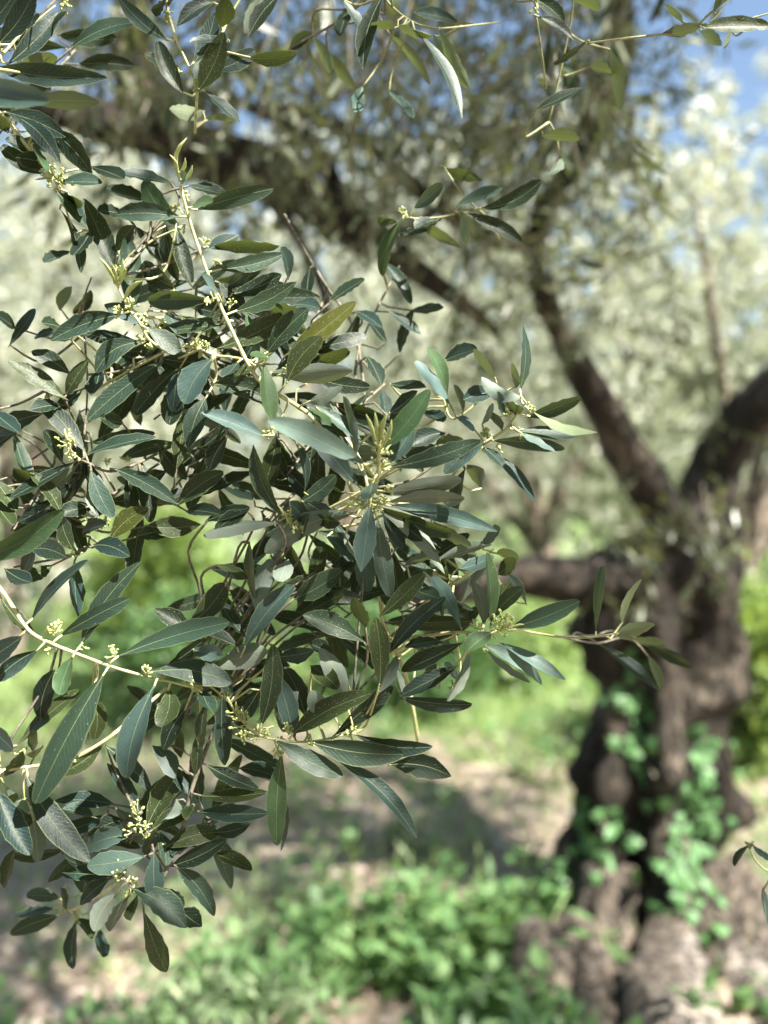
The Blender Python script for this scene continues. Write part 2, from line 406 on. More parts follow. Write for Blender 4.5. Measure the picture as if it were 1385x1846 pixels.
for x, y, z in scatter(420, (-3.5, 3.5), (2.2, 7.5), lambda x, y: .5 if abs(x) < y * .55 + .3 else 0):
    mb.blob((x, y, z + .004), abs(RNG.normal(0, .018)) + .008, RNG.uniform(.45, .8), Vector((RNG.normal() * .3, RNG.normal() * .3, 1)))
tag(mb.build('stones', M_STONE), 'small pale field stones strewn over the soil', 'stones', kind='stuff')

def shrub(name, label, cat, c, r, mat, nclump, per, L, W, stem_h=0.3, seed=1, flat=0.75):
    """bush = foliage clumps on real stems"""
    e = empty(name, (c[0], c[1], 0)); tag(e, label, cat)
    rnd = random.Random(seed); cl = []; mb = MB()
    for i in range(nclump):
        u = Vector((rnd.gauss(0, 1), rnd.gauss(0, 1), rnd.gauss(0, 1))).normalized() * rnd.uniform(.35, 1)
        p = Vector((c[0] + u.x * r, c[1] + u.y * r, c[2] + u.z * r * flat))
        if p.z < .1: p.z = .1 + rnd.random() * .2
        cl.append(tuple(p))
        q = Vector((c[0] + u.x * .06, c[1] + u.y * .06, -0.03))
        mb.tube([q, (q + p) / 2 + Vector((0, 0, .1)), p], [0.012, .008, .004], 5)
    pts = crown_points(cl, per, r * 0.17); d = unit(pts - np.array(c) + RNG.normal(size=pts.shape) * r * .6 + np.array([0, 0, r * .3]))
    me = cloud_mesh('foliage', *twig_leaves(pts, d, RNG.uniform(.08, .2, len(pts)), 12, L, W), mat)
    tag(link('foliage', me, None, e, False), kind='stuff')
    mb.build('stem', M_BARK2, e)
    return e
shrub('shrub', 'lime green sunlit shrub showing through the gap in the leaves at left', 'shrub', (-1.9, 6.6, 0.95), 0.62, M_LIME, 30, 44, (.05, .08), (.025, .045), seed=4)
shrub('shrub', 'darker green shrub below the lime one, left of the gap in the leaves', 'shrub', (-1.35, 5.6, 0.45), 0.55, M_DKSHRUB, 24, 34, (.04, .07), (.02, .04), seed=5)
shrub('shrub', 'mid green bush in the middle distance left of the old trunk', 'shrub', (0.15, 6.6, 0.40), 0.75, M_DKSHRUB, 34, 34, (.04, .07), (.02, .04), seed=6, flat=.5)
shrub('shrub', 'pale green bush in the grass right beside the old trunk', 'shrub', (0.95, 7.4, 0.38), 0.6, M_GRASS, 26, 34, (.05, .08), (.02, .04), seed=8, flat=.6)
shrub('shrub', 'yellow green bush at the right edge behind the old trunk', 'shrub', (2.15, 4.9, 0.62), 0.55, M_LIME, 26, 34, (.05, .08), (.025, .04), seed=9, flat=1.0)

# ---------------------------------------------------------------- trees
def rough_tube(path, radii, n, amp, mat, name, parent, freq=3.0, twist=1.2, lobes=5, seed=0.0):
    """gnarled bark limb: rings with lobed, twisted, knotted outline"""
    pts = [Vector(p) for p in path]; mb = MB(); u = None
    for i, p in enumerate(pts):
        t = (pts[min(i + 1, len(pts) - 1)] - pts[max(i - 1, 0)]).normalized()
        if u is None: u = t.orthogonal().normalized()
        u = (u - t * u.dot(t)).normalized(); w = t.cross(u)
        for k in range(n):
            a = 2 * math.pi * k / n
            dirv = u * math.cos(a) + w * math.sin(a)
            z = i / max(1, len(pts) - 1)
            lob = 0.5 + 0.5 * math.sin(lobes * a + twist * z * 6 + seed + 1.5 * math.sin(2 * a + seed))
            q = p + dirv * radii[i]
            nz = noise.fractal(q * freq + Vector((seed, 0, 0)), 0.9, 2.1, 4)
            rr = radii[i] * (1 - amp * 0.9 * (1 - lob) + amp * 1.1 * nz)
            mb.v.append(tuple(p + dirv * rr))
    for i in range(len(pts) - 1):
        for k in range(n):
            a = i * n + k; b = i * n + (k + 1) % n
            mb.f.append((a, b, b + n, a + n))
    mb.f.append(tuple(reversed(range(n)))); mb.f.append(tuple((len(pts) - 1) * n + k for k in range(n)))
    return mb.build(name, mat, parent)

def far_tree(label, x, y, h, r, base_h, seed, mat=M_FAR, nclump=60, per=34, L=(.09, .14), W=(.035, .055), tr=0.16):
    rnd = random.Random(seed); e = empty('olive_tree', (x, y, 0)); tag(e, label, 'olive tree', 'olive trees beyond the old one')
    lean = Vector((rnd.uniform(-.4, .4), rnd.uniform(-.2, .2), 0))
    fork = Vector((x, y, base_h)) + lean * .6
    path = [tuple(Vector((x, y, -.1)).lerp(fork, t) + Vector((.08 * math.sin(t * 5 + seed), 0, 0))) for t in [k / 9 for k in range(10)]]
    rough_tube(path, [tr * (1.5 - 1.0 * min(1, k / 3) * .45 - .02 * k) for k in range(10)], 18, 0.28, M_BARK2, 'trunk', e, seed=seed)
    cz = base_h + (h - base_h) * .55; cl = []
    for i in range(nclump):
        u = Vector((rnd.gauss(0, 1), rnd.gauss(0, 1), rnd.gauss(0, 1))).normalized() * (rnd.random() ** .4)
        cl.append((x + u.x * r, y + u.y * r, cz + u.z * (h - base_h) * .6))
    for i in range(6):
        c = Vector(cl[i * 7 % nclump]); mid = fork.lerp(c, .5) + Vector((rnd.uniform(-.2, .2), rnd.uniform(-.2, .2), .15))
        pp = [tuple(q) for q in smooth_path([tuple(fork - Vector((0, 0, .1))), tuple(mid), tuple(c)], 5)]
        mb = MB(); mb.tube(pp, [tr * .55 * (1 - .8 * k / (len(pp) - 1)) for k in range(len(pp))], 8); mb.build('limb', M_BARK2, e)
    pts = crown_points(cl, per, r * 0.13); d = unit(pts - np.array([x, y, cz - .5]) + RNG.normal(size=pts.shape) * r * .5)
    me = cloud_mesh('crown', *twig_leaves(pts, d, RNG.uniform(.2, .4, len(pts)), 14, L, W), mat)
    tag(link('crown', me, None, e, False), kind='stuff')
    return e
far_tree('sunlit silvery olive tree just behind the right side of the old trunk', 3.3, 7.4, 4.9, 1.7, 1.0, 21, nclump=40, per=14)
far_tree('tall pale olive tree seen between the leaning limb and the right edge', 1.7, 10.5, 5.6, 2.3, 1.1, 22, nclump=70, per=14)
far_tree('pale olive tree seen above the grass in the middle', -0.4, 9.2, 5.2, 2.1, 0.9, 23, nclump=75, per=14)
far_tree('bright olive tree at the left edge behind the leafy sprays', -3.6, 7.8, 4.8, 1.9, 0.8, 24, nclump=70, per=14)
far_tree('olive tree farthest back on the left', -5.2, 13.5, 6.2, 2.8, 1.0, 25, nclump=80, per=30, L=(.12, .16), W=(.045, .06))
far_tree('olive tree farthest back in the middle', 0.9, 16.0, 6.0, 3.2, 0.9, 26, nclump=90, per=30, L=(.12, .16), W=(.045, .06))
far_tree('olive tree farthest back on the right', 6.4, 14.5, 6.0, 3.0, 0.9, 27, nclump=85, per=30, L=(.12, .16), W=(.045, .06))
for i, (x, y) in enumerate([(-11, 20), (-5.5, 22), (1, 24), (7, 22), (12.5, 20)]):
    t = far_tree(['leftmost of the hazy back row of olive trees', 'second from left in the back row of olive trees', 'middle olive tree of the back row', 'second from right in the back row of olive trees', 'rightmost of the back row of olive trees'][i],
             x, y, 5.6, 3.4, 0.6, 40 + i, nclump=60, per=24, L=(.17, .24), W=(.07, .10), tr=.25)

# the old olive: trunk at right, long limb leaning to upper left
TD = 3.1
old = empty('old_olive_tree', (at(1190, 1700, TD).x, TD, 0))
tag(old, 'old gnarled olive tree with ivy on its thick trunk at right', 'olive tree')
def px_path(pts, sub=6):
    """(px, py, depth, radius in metres)"""
    sp_ = smooth_path(pts, sub)
    return [at(p[0], p[1], p[2]) for p in sp_], [p[3] for p in sp_]
pth, rad = px_path([(1175, 1980, 3.05, .56), (1172, 1850, 3.05, .47), (1170, 1700, 3.08, .37), (1158, 1560, 3.1, .315), (1172, 1400, 3.1, .265), (1188, 1250, 3.1, .245), (1195, 1130, 3.1, .265), (1202, 1040, 3.1, .235), (1215, 985, 3.1, .15)], 9)
trunk = rough_tube(pth, rad, 96, 0.46, M_BARK, 'trunk', old, 3.6, 1.3, 7, 0.7)
limbs = [
  [(1225, 1090, 3.1, .17), (1225, 985, 3.05, .10), (1160, 870, 2.95, .082), (1090, 745, 2.85, .066), (1030, 640, 2.75, .05), (985, 540, 2.65, .045), (970, 430, 2.55, .045), (1010, 330, 2.5, .05), (1080, 225, 2.45, .062), (1108, 100, 2.4, .065), (1108, -60, 2.35, .05), (1060, -400, 2.2, .04)],
  [(1215, 1110, 3.1, .18), (1120, 1065, 3.05, .12), (1010, 1045, 2.95, .085), (925, 1040, 2.9, .07), (840, 1065, 2.85, .05), (760, 1085, 2.8, .035), (640, 1060, 2.75, .02)],
  [(1240, 1080, 3.1, .17), (1290, 960, 3.3, .12), (1280, 860, 3.5, .12), (1330, 780, 3.4, .11), (1400, 710, 3.3, .10), (1560, 560, 3.2, .09), (1700, 200, 3.1, .07), (1650, -300, 2.9, .05)],
  [(1000, -700, 2.2, .07), (600, -500, 2.0, .065), (330, -250, 1.95, .06), (250, -30, 1.95, .05), (238, 120, 2.0, .06), (300, 240, 2.05, .085), (430, 300, 2.15, .088), (560, 360, 2.25, .066), (680, 440, 2.35, .048), (800, 525, 2.45, .032), (900, 600, 2.5, .012)],
  [(-160, 180, 1.9, .03), (60, 190, 1.95, .035), (180, 215, 2.0, .055), (300, 240, 2.05, .07)],
  [(620, 385, 2.30, .03), (560, 260, 2.2, .02), (420, 180, 2.0, .016), (300, 150, 1.9, .012)],
  [(970, 430, 2.55, .035), (860, 420, 2.45, .028), (740, 330, 2.35, .024), (620, 230, 2.25, .018), (480, 190, 2.1, .012)],
  [(430, 292, 2.15, .03), (520, 400, 2.1, .016), (580, 520, 2.05, .012), (600, 640, 2.0, .008)],
  [(680, 440, 2.35, .024), (760, 400, 2.3, .018), (850, 300, 2.25, .012), (900, 200, 2.2, .008)],
]
for i, lm in enumerate(limbs):
    pth, rad = px_path(lm, 7)
    rough_tube(pth, rad, 20, 0.26, M_BARK, 'limb', old, 6.0, 1.0, 4, 1.3 * i + .2)
# root flare ridges
for i, (x0, x1, y1, dd) in enumerate([(1120, 1060, 1900, -.12), (1200, 1215, 1930, -.25), (1270, 1400, 1960, -.1), (1090, 1000, 1830, .05), (1300, 1480, 1900, .05)]):
    pth, rad = px_path([(x0, 1560, TD - .14, .09), ((x0 * .6 + x1 * .4), 1700, TD - .22 + dd * .4, .12), (x1, y1 - 70, TD - .52 + dd, .15), (x1 * 1.4 - x0 * .4, y1 + 90, TD - .72 + dd, .10)], 7)
    rough_tube(pth, rad, 22, 0.3, M_ROOT_LIT, 'root', old, 6.0, 1.0, 3, 2.1 * i)

# overhead crown of the old olive (unseen leafy ceiling over the camera, filled to shade the scene)
def crown_ok(p):
    x, y, z = p
    if y > 0.3 and z < CAM_Z + 0.635 * y + 0.12: return False
    return True
cl = []; rnd = random.Random(5)
while len(cl) < 250:
    p = (rnd.uniform(-2.6, 4.2), rnd.uniform(-2.6, 4.6), rnd.uniform(2.2, 5.2))
    if math.hypot((p[0] - .9) / 3.6, (p[1] - 1.0) / 3.8) > 1: continue
    if crown_ok(p) and p[2] > 2.0 + .12 * abs(p[0]): cl.append(p)
pts = crown_points(cl, 30, 0.16)
pts = np.concatenate([pts, crown_points([(rnd.gauss(2.6, .5), rnd.gauss(1.9, .5), rnd.uniform(3.5, 4.6)) for _ in range(55)] + [(rnd.gauss(1.2, .6), rnd.gauss(1.8, .5), rnd.uniform(3.3, 4.5)) for _ in range(75)], 30, .16)])  # extra unseen clumps added to shade the trunk and middle crown
# unseen low foliage added behind the camera to block sky light
lo = []
while len(lo) < 150:
    a = rnd.uniform(-2.7, -.35); r = rnd.uniform(1.5, 2.6); lo.append((.3 + r * math.cos(a) * 1.2, .2 + r * math.sin(a), rnd.uniform(.7, 3.0)))
pts = np.concatenate([pts, crown_points(lo, 24, .16)])
# unseen crown thinned along sun rays so flecks of light get through: (point lit, radius, share of twigs kept)
SUN_GAPS = [((.02, .60, 1.49), .18, .12), ((-.22, .58, 1.25), .10, .6), ((1.0, 2.7, .1), .48, .1), ((.2, 2.7, 0), .7, .7), ((-.3, 4.8, 0), 1.6, .4), ((-.6, 3.2, 0), .6, .6), ((1.5, 3.4, .9), .3, .3), ((.6, 2.9, 1.4), .25, .4), ((.4, 2.9, 0), .5, .5)]
def sun_gap_ok(p):
    for c, r, k in SUN_GAPS:
        v = Vector(p) - Vector(c); t = v.dot(SUN)
        if t > .25 and (v - SUN * t).length < r and rnd.random() > k: return False
    return True
rnd = random.Random(77)
keep = np.array([crown_ok(p) and sun_gap_ok(p) for p in pts]); pts = pts[keep]
d = unit(RNG.normal(size=pts.shape) + np.array([0, 0, -.3]))
arr = twig_leaves(pts, d, RNG.uniform(.15, .3, len(pts)), 13, (.05, .075), (.013, .02))
me = cloud_mesh('crown', *arr, M_CROWN)
tag(link('crown', me, None, old, False), kind='stuff')
# limbs carrying the overhead crown
for i in range(7):
    a = Vector(limbs[0][-1][:3]) if i < 3 else Vector(limbs[2][-1][:3]) if i < 5 else Vector(limbs[3][0][:3])
    s = at(a.x, a.y, a.z); c = Vector(cl[i * 37 + 11]); mid = s.lerp(c, .5) + Vector((0, 0, .25))
    pp = [Vector(q) for q in smooth_path([tuple(s), tuple(mid), tuple(c)], 6)]
    rough_tube(pp, [.045 * (1 - .8 * k / (len(pp) - 1)) + .004 for k in range(len(pp))], 10, .2, M_BARK, 'limb', old, 6, 1, 3, i)

# visible middle distance crown, seen through the frame
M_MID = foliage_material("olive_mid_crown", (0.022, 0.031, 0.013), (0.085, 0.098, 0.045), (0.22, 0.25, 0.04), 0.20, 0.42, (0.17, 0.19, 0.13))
cl = []; rnd = random.Random(15)
regions = [ # px box, depth range, count
  ((420, 1110, -60, 330), (1.7, 3.0), 40), ((120, 900, 100, 520), (2.1, 3.0), 24), ((650, 1130, 250, 640), (2.0, 3.2), 30),
  ((-60, 400, -60, 120), (1.9, 2.8), 12), ((980, 1130, -60, 330), (1.8, 2.6), 16), ((850, 1385, 560, 780), (2.8, 4.0), 16), ((1150, 1300, 930, 1060), (2.5, 2.75), 5), ((120, 760, 40, 400), (1.5, 1.95), 15)]
for (x0, x1, y0, y1), (d0, d1), nn_ in regions:
    for _ in range(nn_): cl.append(tuple(at(rnd.uniform(x0, x1), rnd.uniform(y0, y1), rnd.uniform(d0, d1))))
pts = crown_points(cl, 4, 0.13)
d = unit(RNG.normal(size=pts.shape) + np.array([-.3, -.2, -.3]))
tl = RNG.uniform(.12, .26, len(pts))
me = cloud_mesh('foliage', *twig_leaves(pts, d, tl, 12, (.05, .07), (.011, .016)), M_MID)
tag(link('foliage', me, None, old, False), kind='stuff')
mb = MB()
for p, dd, t in zip(pts, d, tl): mb.tube([Vector(p), Vector(p) + Vector(dd) * t], [.0012, .0007], 3, False)
tag(mb.build('twigs', M_BARK, old), kind='stuff')
# ---------------------------------------------------------------- foreground olive sprays
# every leaf: base x,y, tip x,y (photograph pixels), width px, depth behind the focus plane in cm, kind[, sideways bow px[, tip depth cm]]
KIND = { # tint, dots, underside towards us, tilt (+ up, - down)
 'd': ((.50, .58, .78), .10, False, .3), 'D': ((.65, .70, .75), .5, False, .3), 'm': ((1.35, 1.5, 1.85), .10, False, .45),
 'M': ((1.45, 1.4, 1.35), .5, False, .4), 'b': ((3.1, 2.9, 4.4), .05, False, .9), 'B': ((6.0, 5.2, 8.2), .04, False, 1.0),  # b, B: blue-grey sky reflection put into the leaf tint
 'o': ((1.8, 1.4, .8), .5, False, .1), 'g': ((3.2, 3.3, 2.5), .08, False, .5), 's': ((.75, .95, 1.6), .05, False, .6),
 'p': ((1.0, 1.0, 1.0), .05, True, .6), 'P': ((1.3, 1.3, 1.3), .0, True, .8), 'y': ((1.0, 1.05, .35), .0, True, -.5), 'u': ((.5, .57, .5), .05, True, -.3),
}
LEAF_CACHE = {}
def leaf_mesh(base, tip, wreal, n, lat, bow, rnd, flip):
    """a single curved blade from base to tip; n = normal of the upper side at the middle"""
    a = tip - base; Ln = a.length; a.normalize()
    n = (n - a * n.dot(a)).normalized(); s = a.cross(n)
    T = (0, .05, .11, .19, .28, .38, .48, .58, .68, .77, .85, .915, .96, .985, 1.0); rows = len(T) - 1; cols = (-1, -.55, 0, .55, 1)
    peak = rnd.uniform(.46, .64); eb = rnd.uniform(.85, 1.25); et = rnd.choice((.45, .52, .6, .7, .9)); fold = rnd.uniform(.04, .24)
    wav = rnd.uniform(.0, .13); wf = rnd.uniform(5, 11); ph = rnd.uniform(0, 6); tw = rnd.uniform(-.4, .4)
    hook = rnd.uniform(-.07, .03)
    vs = []; uvs = []; mms = []
    for i, t in enumerate(T):
        if t < peak: wd = max(.07, math.sin(math.pi / 2 * t / peak) ** eb)
        else: wd = max(.03, math.cos(math.pi / 2 * (t - peak) / (1 - peak) * .995) ** et)
        if i == rows: wd = .03
        hw = wreal * .5 * wd
        c = base + a * (Ln * t) + n * (bow * Ln * math.sin(math.pi * t) + hook * Ln * t * t) + s * (lat * math.sin(math.pi * t))
        an = tw * (t - .5); ss = s * math.cos(an) + n * math.sin(an); n_ = n * math.cos(an) - s * math.sin(an)
        for u in cols:
            q = c + ss * (u * hw) + n_ * (abs(u) ** 1.5 * hw * fold * 2 - 0)
            if abs(u) == 1: q += n_ * (hw * wav * math.sin(wf * t * 3 + ph * u)) + ss * (u * hw * .05 * math.sin(t * 29 + ph * 3))
            vs.append(tuple(q)); uvs.append((u, t)); mms.append((u * hw * 1000, t * Ln * 1000))
    fs = []; nc = len(cols)
    for i in range(rows):
        for k in range(nc - 1):
            A = i * nc + k
            fs.append((A, A + 1, A + 1 + nc, A + nc))
    me = bpy.data.meshes.new('leaf'); me.from_pydata(vs, [], fs)
    u1 = me.uv_layers.new(name='leaf'); u2 = me.uv_layers.new(name='mm')
    for p in me.polygons:
        for li in p.loop_indices:
            vi = me.loops[li].vertex_index; u1.data[li].uv = uvs[vi]; u2.data[li].uv = mms[vi]
    me.update()
    # winding must give front = upper side = +n
    if sum((p.normal.dot(n) for p in me.polygons)) < 0: me.flip_normals()
    return me

NLEAF = [0]
def add_leaf(root, spec, rnd, d0=0.0, kindover=None):
    bx, by, tx, ty, w, d, k = spec[:7]; bend = spec[7] if len(spec) > 7 else rnd.uniform(-.04, .04) * math.hypot(tx - bx, ty - by)
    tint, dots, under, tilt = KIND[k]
    Db = FOCUS + (d + d0) / 100; dz = spec[8] / 100 if len(spec) > 8 else rnd.uniform(-.014, .010)
    Db *= 1; Dt = Db + dz
    lpx = math.hypot(tx - bx, ty - by)
    if lpx < 70 and len(spec) < 9: Dt = Db - rnd.uniform(.012, .028)
    base = at(bx, by, Db); tip = at(tx, ty, Dt); mid = (base + tip) / 2
    a = (tip - base).normalized(); v = Vector((0, 0, CAM_Z)) - mid; v = (v - a * v.dot(a)).normalized()
    wa = w * mid.y / F * .89; W = max(wa * 1.04, rnd.uniform(.0115, .0145)); W = min(W, wa * 2.0)
    phi = math.acos(min(1, wa / W))
    phi = max(phi, abs(tilt) * .35)
    s = a.cross(v)
    up = 1 if s.z >= 0 else -1
    if rnd.random() < .15: up = -up
    if tilt < 0: up = -up
    n = (v * math.cos(phi) + s * (math.sin(phi) * up)).normalized()
    if under: n = -n
    if k == 'g' and w <= 10:      # needle-like new leaf
        R = Vector(root.location); mb = MB(); sd = a.cross(v) * (bend * mid.y / F)
        P = [base.lerp(tip, t) + sd * math.sin(math.pi * t) + Vector((0, 0, .002)) * t for t in (0, .25, .5, .75, 1)]
        r = w * mid.y / F * .5; mb.tube([q - R for q in P], [r * .5, r * .8, r, r * .75, r * .12], 6)
        o = link('young_leaf', mb.mesh('young_leaf'), M_BUD); o.parent = root; return base, a
    me = leaf_mesh(base - Vector(root.location), tip - Vector(root.location), W, n, bend * mid.y / F, rnd.uniform(-.05, .07), rnd, False)
    o = bpy.data.objects.new('leaf', me); C.objects.link(o); me.materials.append(M_LEAF)
    me.polygons.foreach_set('use_smooth', [True] * len(me.polygons))
    o.parent = root
    j = rnd.uniform(.78, 1.25); g = rnd.uniform(.92, 1.08)
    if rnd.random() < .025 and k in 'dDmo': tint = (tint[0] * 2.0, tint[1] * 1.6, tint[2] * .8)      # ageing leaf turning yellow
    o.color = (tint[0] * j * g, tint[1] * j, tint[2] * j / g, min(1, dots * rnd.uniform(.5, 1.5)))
    NLEAF[0] += 1
    return base, a

def bud_cluster(root, x, y, d, size, rnd, dirpx=(0, -1), n=9):
    """loose panicle: branched stalks with small round unopened buds, and a few narrow young leaves"""
    mb = MB(); D = FOCUS + d / 100; c = at(x, y, D) - Vector(root.location); k = D / F
    dv = Vector((dirpx[0], 0, -dirpx[1])).normalized(); S = size * k * 1.08
    for i in range(n):
        r = Vector((rnd.gauss(0, 1), rnd.gauss(0, .7), rnd.gauss(0, 1))).normalized()
        e = (dv * rnd.uniform(.3, 1.2) + r * .75).normalized() * S * rnd.uniform(.45, 1.1)
        st = c + dv * S * rnd.uniform(-.5, .5)
        p1 = st + e * .5 + r * S * .12; p2 = st + e
        if i % 4 == 3:
            mb.tube([st, p1, p2, p2 + e * .35], [.0005, .0010, .0008, .0002], 5)
        else:
            mb.tube([st, p1, p2], [.0005, .0004, .00035], 5)
            mb.blob(p2, rnd.uniform(.0007, .0013), 1.3, e)
            q = r.cross(e).normalized() * .0022
            for sg in (-1, 1):
                if rnd.random() < .65:
                    p3 = p1 + e * .3 + q * sg; mb.tube([p1, p3], [.0003, .0003], 4); mb.blob(p3, rnd.uniform(.0006, .0010), 1.2, q)
    o = link('bud_cluster', mb.mesh('bud_cluster'), M_BUD); o.parent = root
    return o

def spray(label, stems, leaves, buds=(), seed=1, stem_mat=None, d0=0.0, links=True, group='olive sprays hanging in the foreground'):
    rnd = random.Random(seed)
    allp = []
    s0 = stems[0][0][0]
    root = empty('olive_branch', at(s0[0], s0[1], FOCUS + (s0[2] + d0) / 100))
    tag(root, label, 'branch', group)
    R = Vector(root.location); mbs = []
    for si, (pts, r0, r1) in enumerate(stems):
        mb = MB(); mbs.append(mb)
        sp_ = smooth_path(pts, 6); P = [at(p[0], p[1], FOCUS + (p[2] + d0) / 100) for p in sp_]
        allp += [(si, q) for q in P]
        nP = len(P); rr = [(r0 + (r1 - r0) * i / (nP - 1)) * (1.18 if i % 6 == 3 else 1.0) for i in range(nP)]
        mb.tube([p - R for p in P], [r * 1.05 * FOCUS / F * .5 for r in rr], 8)
    for sp in leaves:
        base, a = add_leaf(root, sp, rnd, d0)
        if not links: continue
        si, q = min(allp, key=lambda t: (t[1] - base).length); mb = mbs[si]; dist = (q - base).length
        if dist < .0012: continue
        if dist < .03:
            m = (q + base) / 2 - a * dist * .25; mb.tube([q - R, m - R, base + a * .002 - R], [.0009, .0008, .0007], 5)
        elif dist < .06:
            m = (q + base) / 2 - a * dist * .22 + Vector((0, .012, -.004)); mb.tube([Vector(t) - R for t in smooth_path([tuple(q), tuple(m), tuple(base + a * .002)], 4)], [.0011, .0011, .001, .001, .0009, .0009, .0008, .0007, .0006], 5)
        else:
            m = base - a * .012 + (q - base) * .2; m2 = base.lerp(q, .6) + Vector((0, .008, 0)); tw = MB()
            tw.tube([Vector(t) - R for t in smooth_path([tuple(q), tuple(m2), tuple(m), tuple(base + a * .002)], 4)], [.001] * 12 + [.0007], 5)
            o = link('twig', tw.mesh('twig'), M_TWIG); o.parent = root
    for mb in mbs:
        o = link('stem', mb.mesh('stem'), stem_mat or M_STEM); o.parent = root
    for b in buds:
        bud_cluster(root, b[0], b[1], b[2] + d0, b[3], rnd, b[4] if len(b) > 4 else (0, -1), b[5] if len(b) > 5 else 9)
    return root

spray('upright spray in front at upper left, its pale yellow shoot tip rising highest',
 [([(555, 745, 1.5), (520, 722, 1), (480, 698, .5), (452, 664, 0), (425, 610, 0), (395, 545, -.3), (370, 480, -.6), (346, 410, -.8), (332, 360, -1), (322, 318, -1), (318, 296, -1)], 7.5, 4),
  ([(440, 648, 0), (412, 643, 0), (385, 640, -.2), (362, 628, -.4)], 4.5, 3), ([(520, 722, 1), (512, 745, .6), (490, 775, 0)], 4, 3), ([(555, 745, 1.5), (600, 800, 2.5), (640, 900, 4)], 6, 7)],
 [(325, 391, 211, 386, 38, -1.2, 'm', 4), (352, 379, 492, 339, 36, .5, 'm'), (345, 374, 384, 366, 20, -1, 'g', 0, -2.4), (376, 446, 504, 441, 27, -.2, 'M', -6), (395, 486, 514, 456, 33, .2, 'm', 5),
  (423, 562, 534, 506, 38, .2, 'M', 6), (382, 541, 268, 542, 38, -.4, 'm', 5), (395, 532, 361, 494, 17, -1.6, 'B', 0, -2.6), (420, 580, 292, 594, 28, .6, 'M', -5), (389, 629, 517, 566, 42, .8, 'o', 5),
  (480, 638, 554, 556, 44, .9, 'M', -3), (516, 692, 580, 606, 48, -1.0, 'o', -8), (486, 671, 636, 668, 42, 1.2, 'P', -8), (566, 680, 668, 699, 34, 1.8, 'D', 5), (476, 656, 495, 757, 34, -.4, 'g', 6),
  (383, 646, 332, 728, 54, -1.5, 'b', 6), (430, 652, 402, 679, 22, -1, 'b', 0), (380, 692, 506, 728, 46, .8, 'M', -9), (286, 645, 378, 652, 34, 1.4, 'D', 4), (372, 715, 338, 808, 44, 1, 'm', 4),
  (478, 787, 363, 744, 34, -1.4, 'B', 4), (325, 660, 312, 742, 28, 1.2, 's'), (325, 690, 305, 766, 46, 1.8, 'D'), (320, 664, 244, 747, 36, 1.6, 'D', 5), (556, 724, 622, 702, 30, .2, 'p', -4),
  (486, 644, 452, 640, 16, -.2, 'g'), (468, 648, 444, 565, 22, 1.6, 'g'), (400, 585, 432, 500, 26, 2.2, 'd'),
  (322, 318, 337, 254, 8, -1.1, 'g', -12, -1.4), (320, 312, 306, 284, 6, -1.1, 'g', 5), (324, 312, 334, 290, 7, -.8, 'g', 4), (327, 326, 347, 304, 8, -1, 'g', 5), (328, 330, 336, 312, 12, -1.3, 'b')],
 [(320, 375, -1, 13, (-1, -.6), 5), (332, 352, -1, 8, (1, 0), 3), (368, 441, -.7, 12, (.6, -1), 4), (388, 478, -.4, 12, (.5, -1), 4), (376, 532, -.6, 14, (-.5, 1), 5), (415, 553, 0, 12, (.3, -1), 4), (362, 625, -.4, 22, (-1, -.6), 10), (333, 405, -.8, 13, (-.6, .8), 4), (490, 780, -.2, 16, (-.5, .6), 8), (510, 672, .3, 13, (.6, -1), 5)], seed=3)

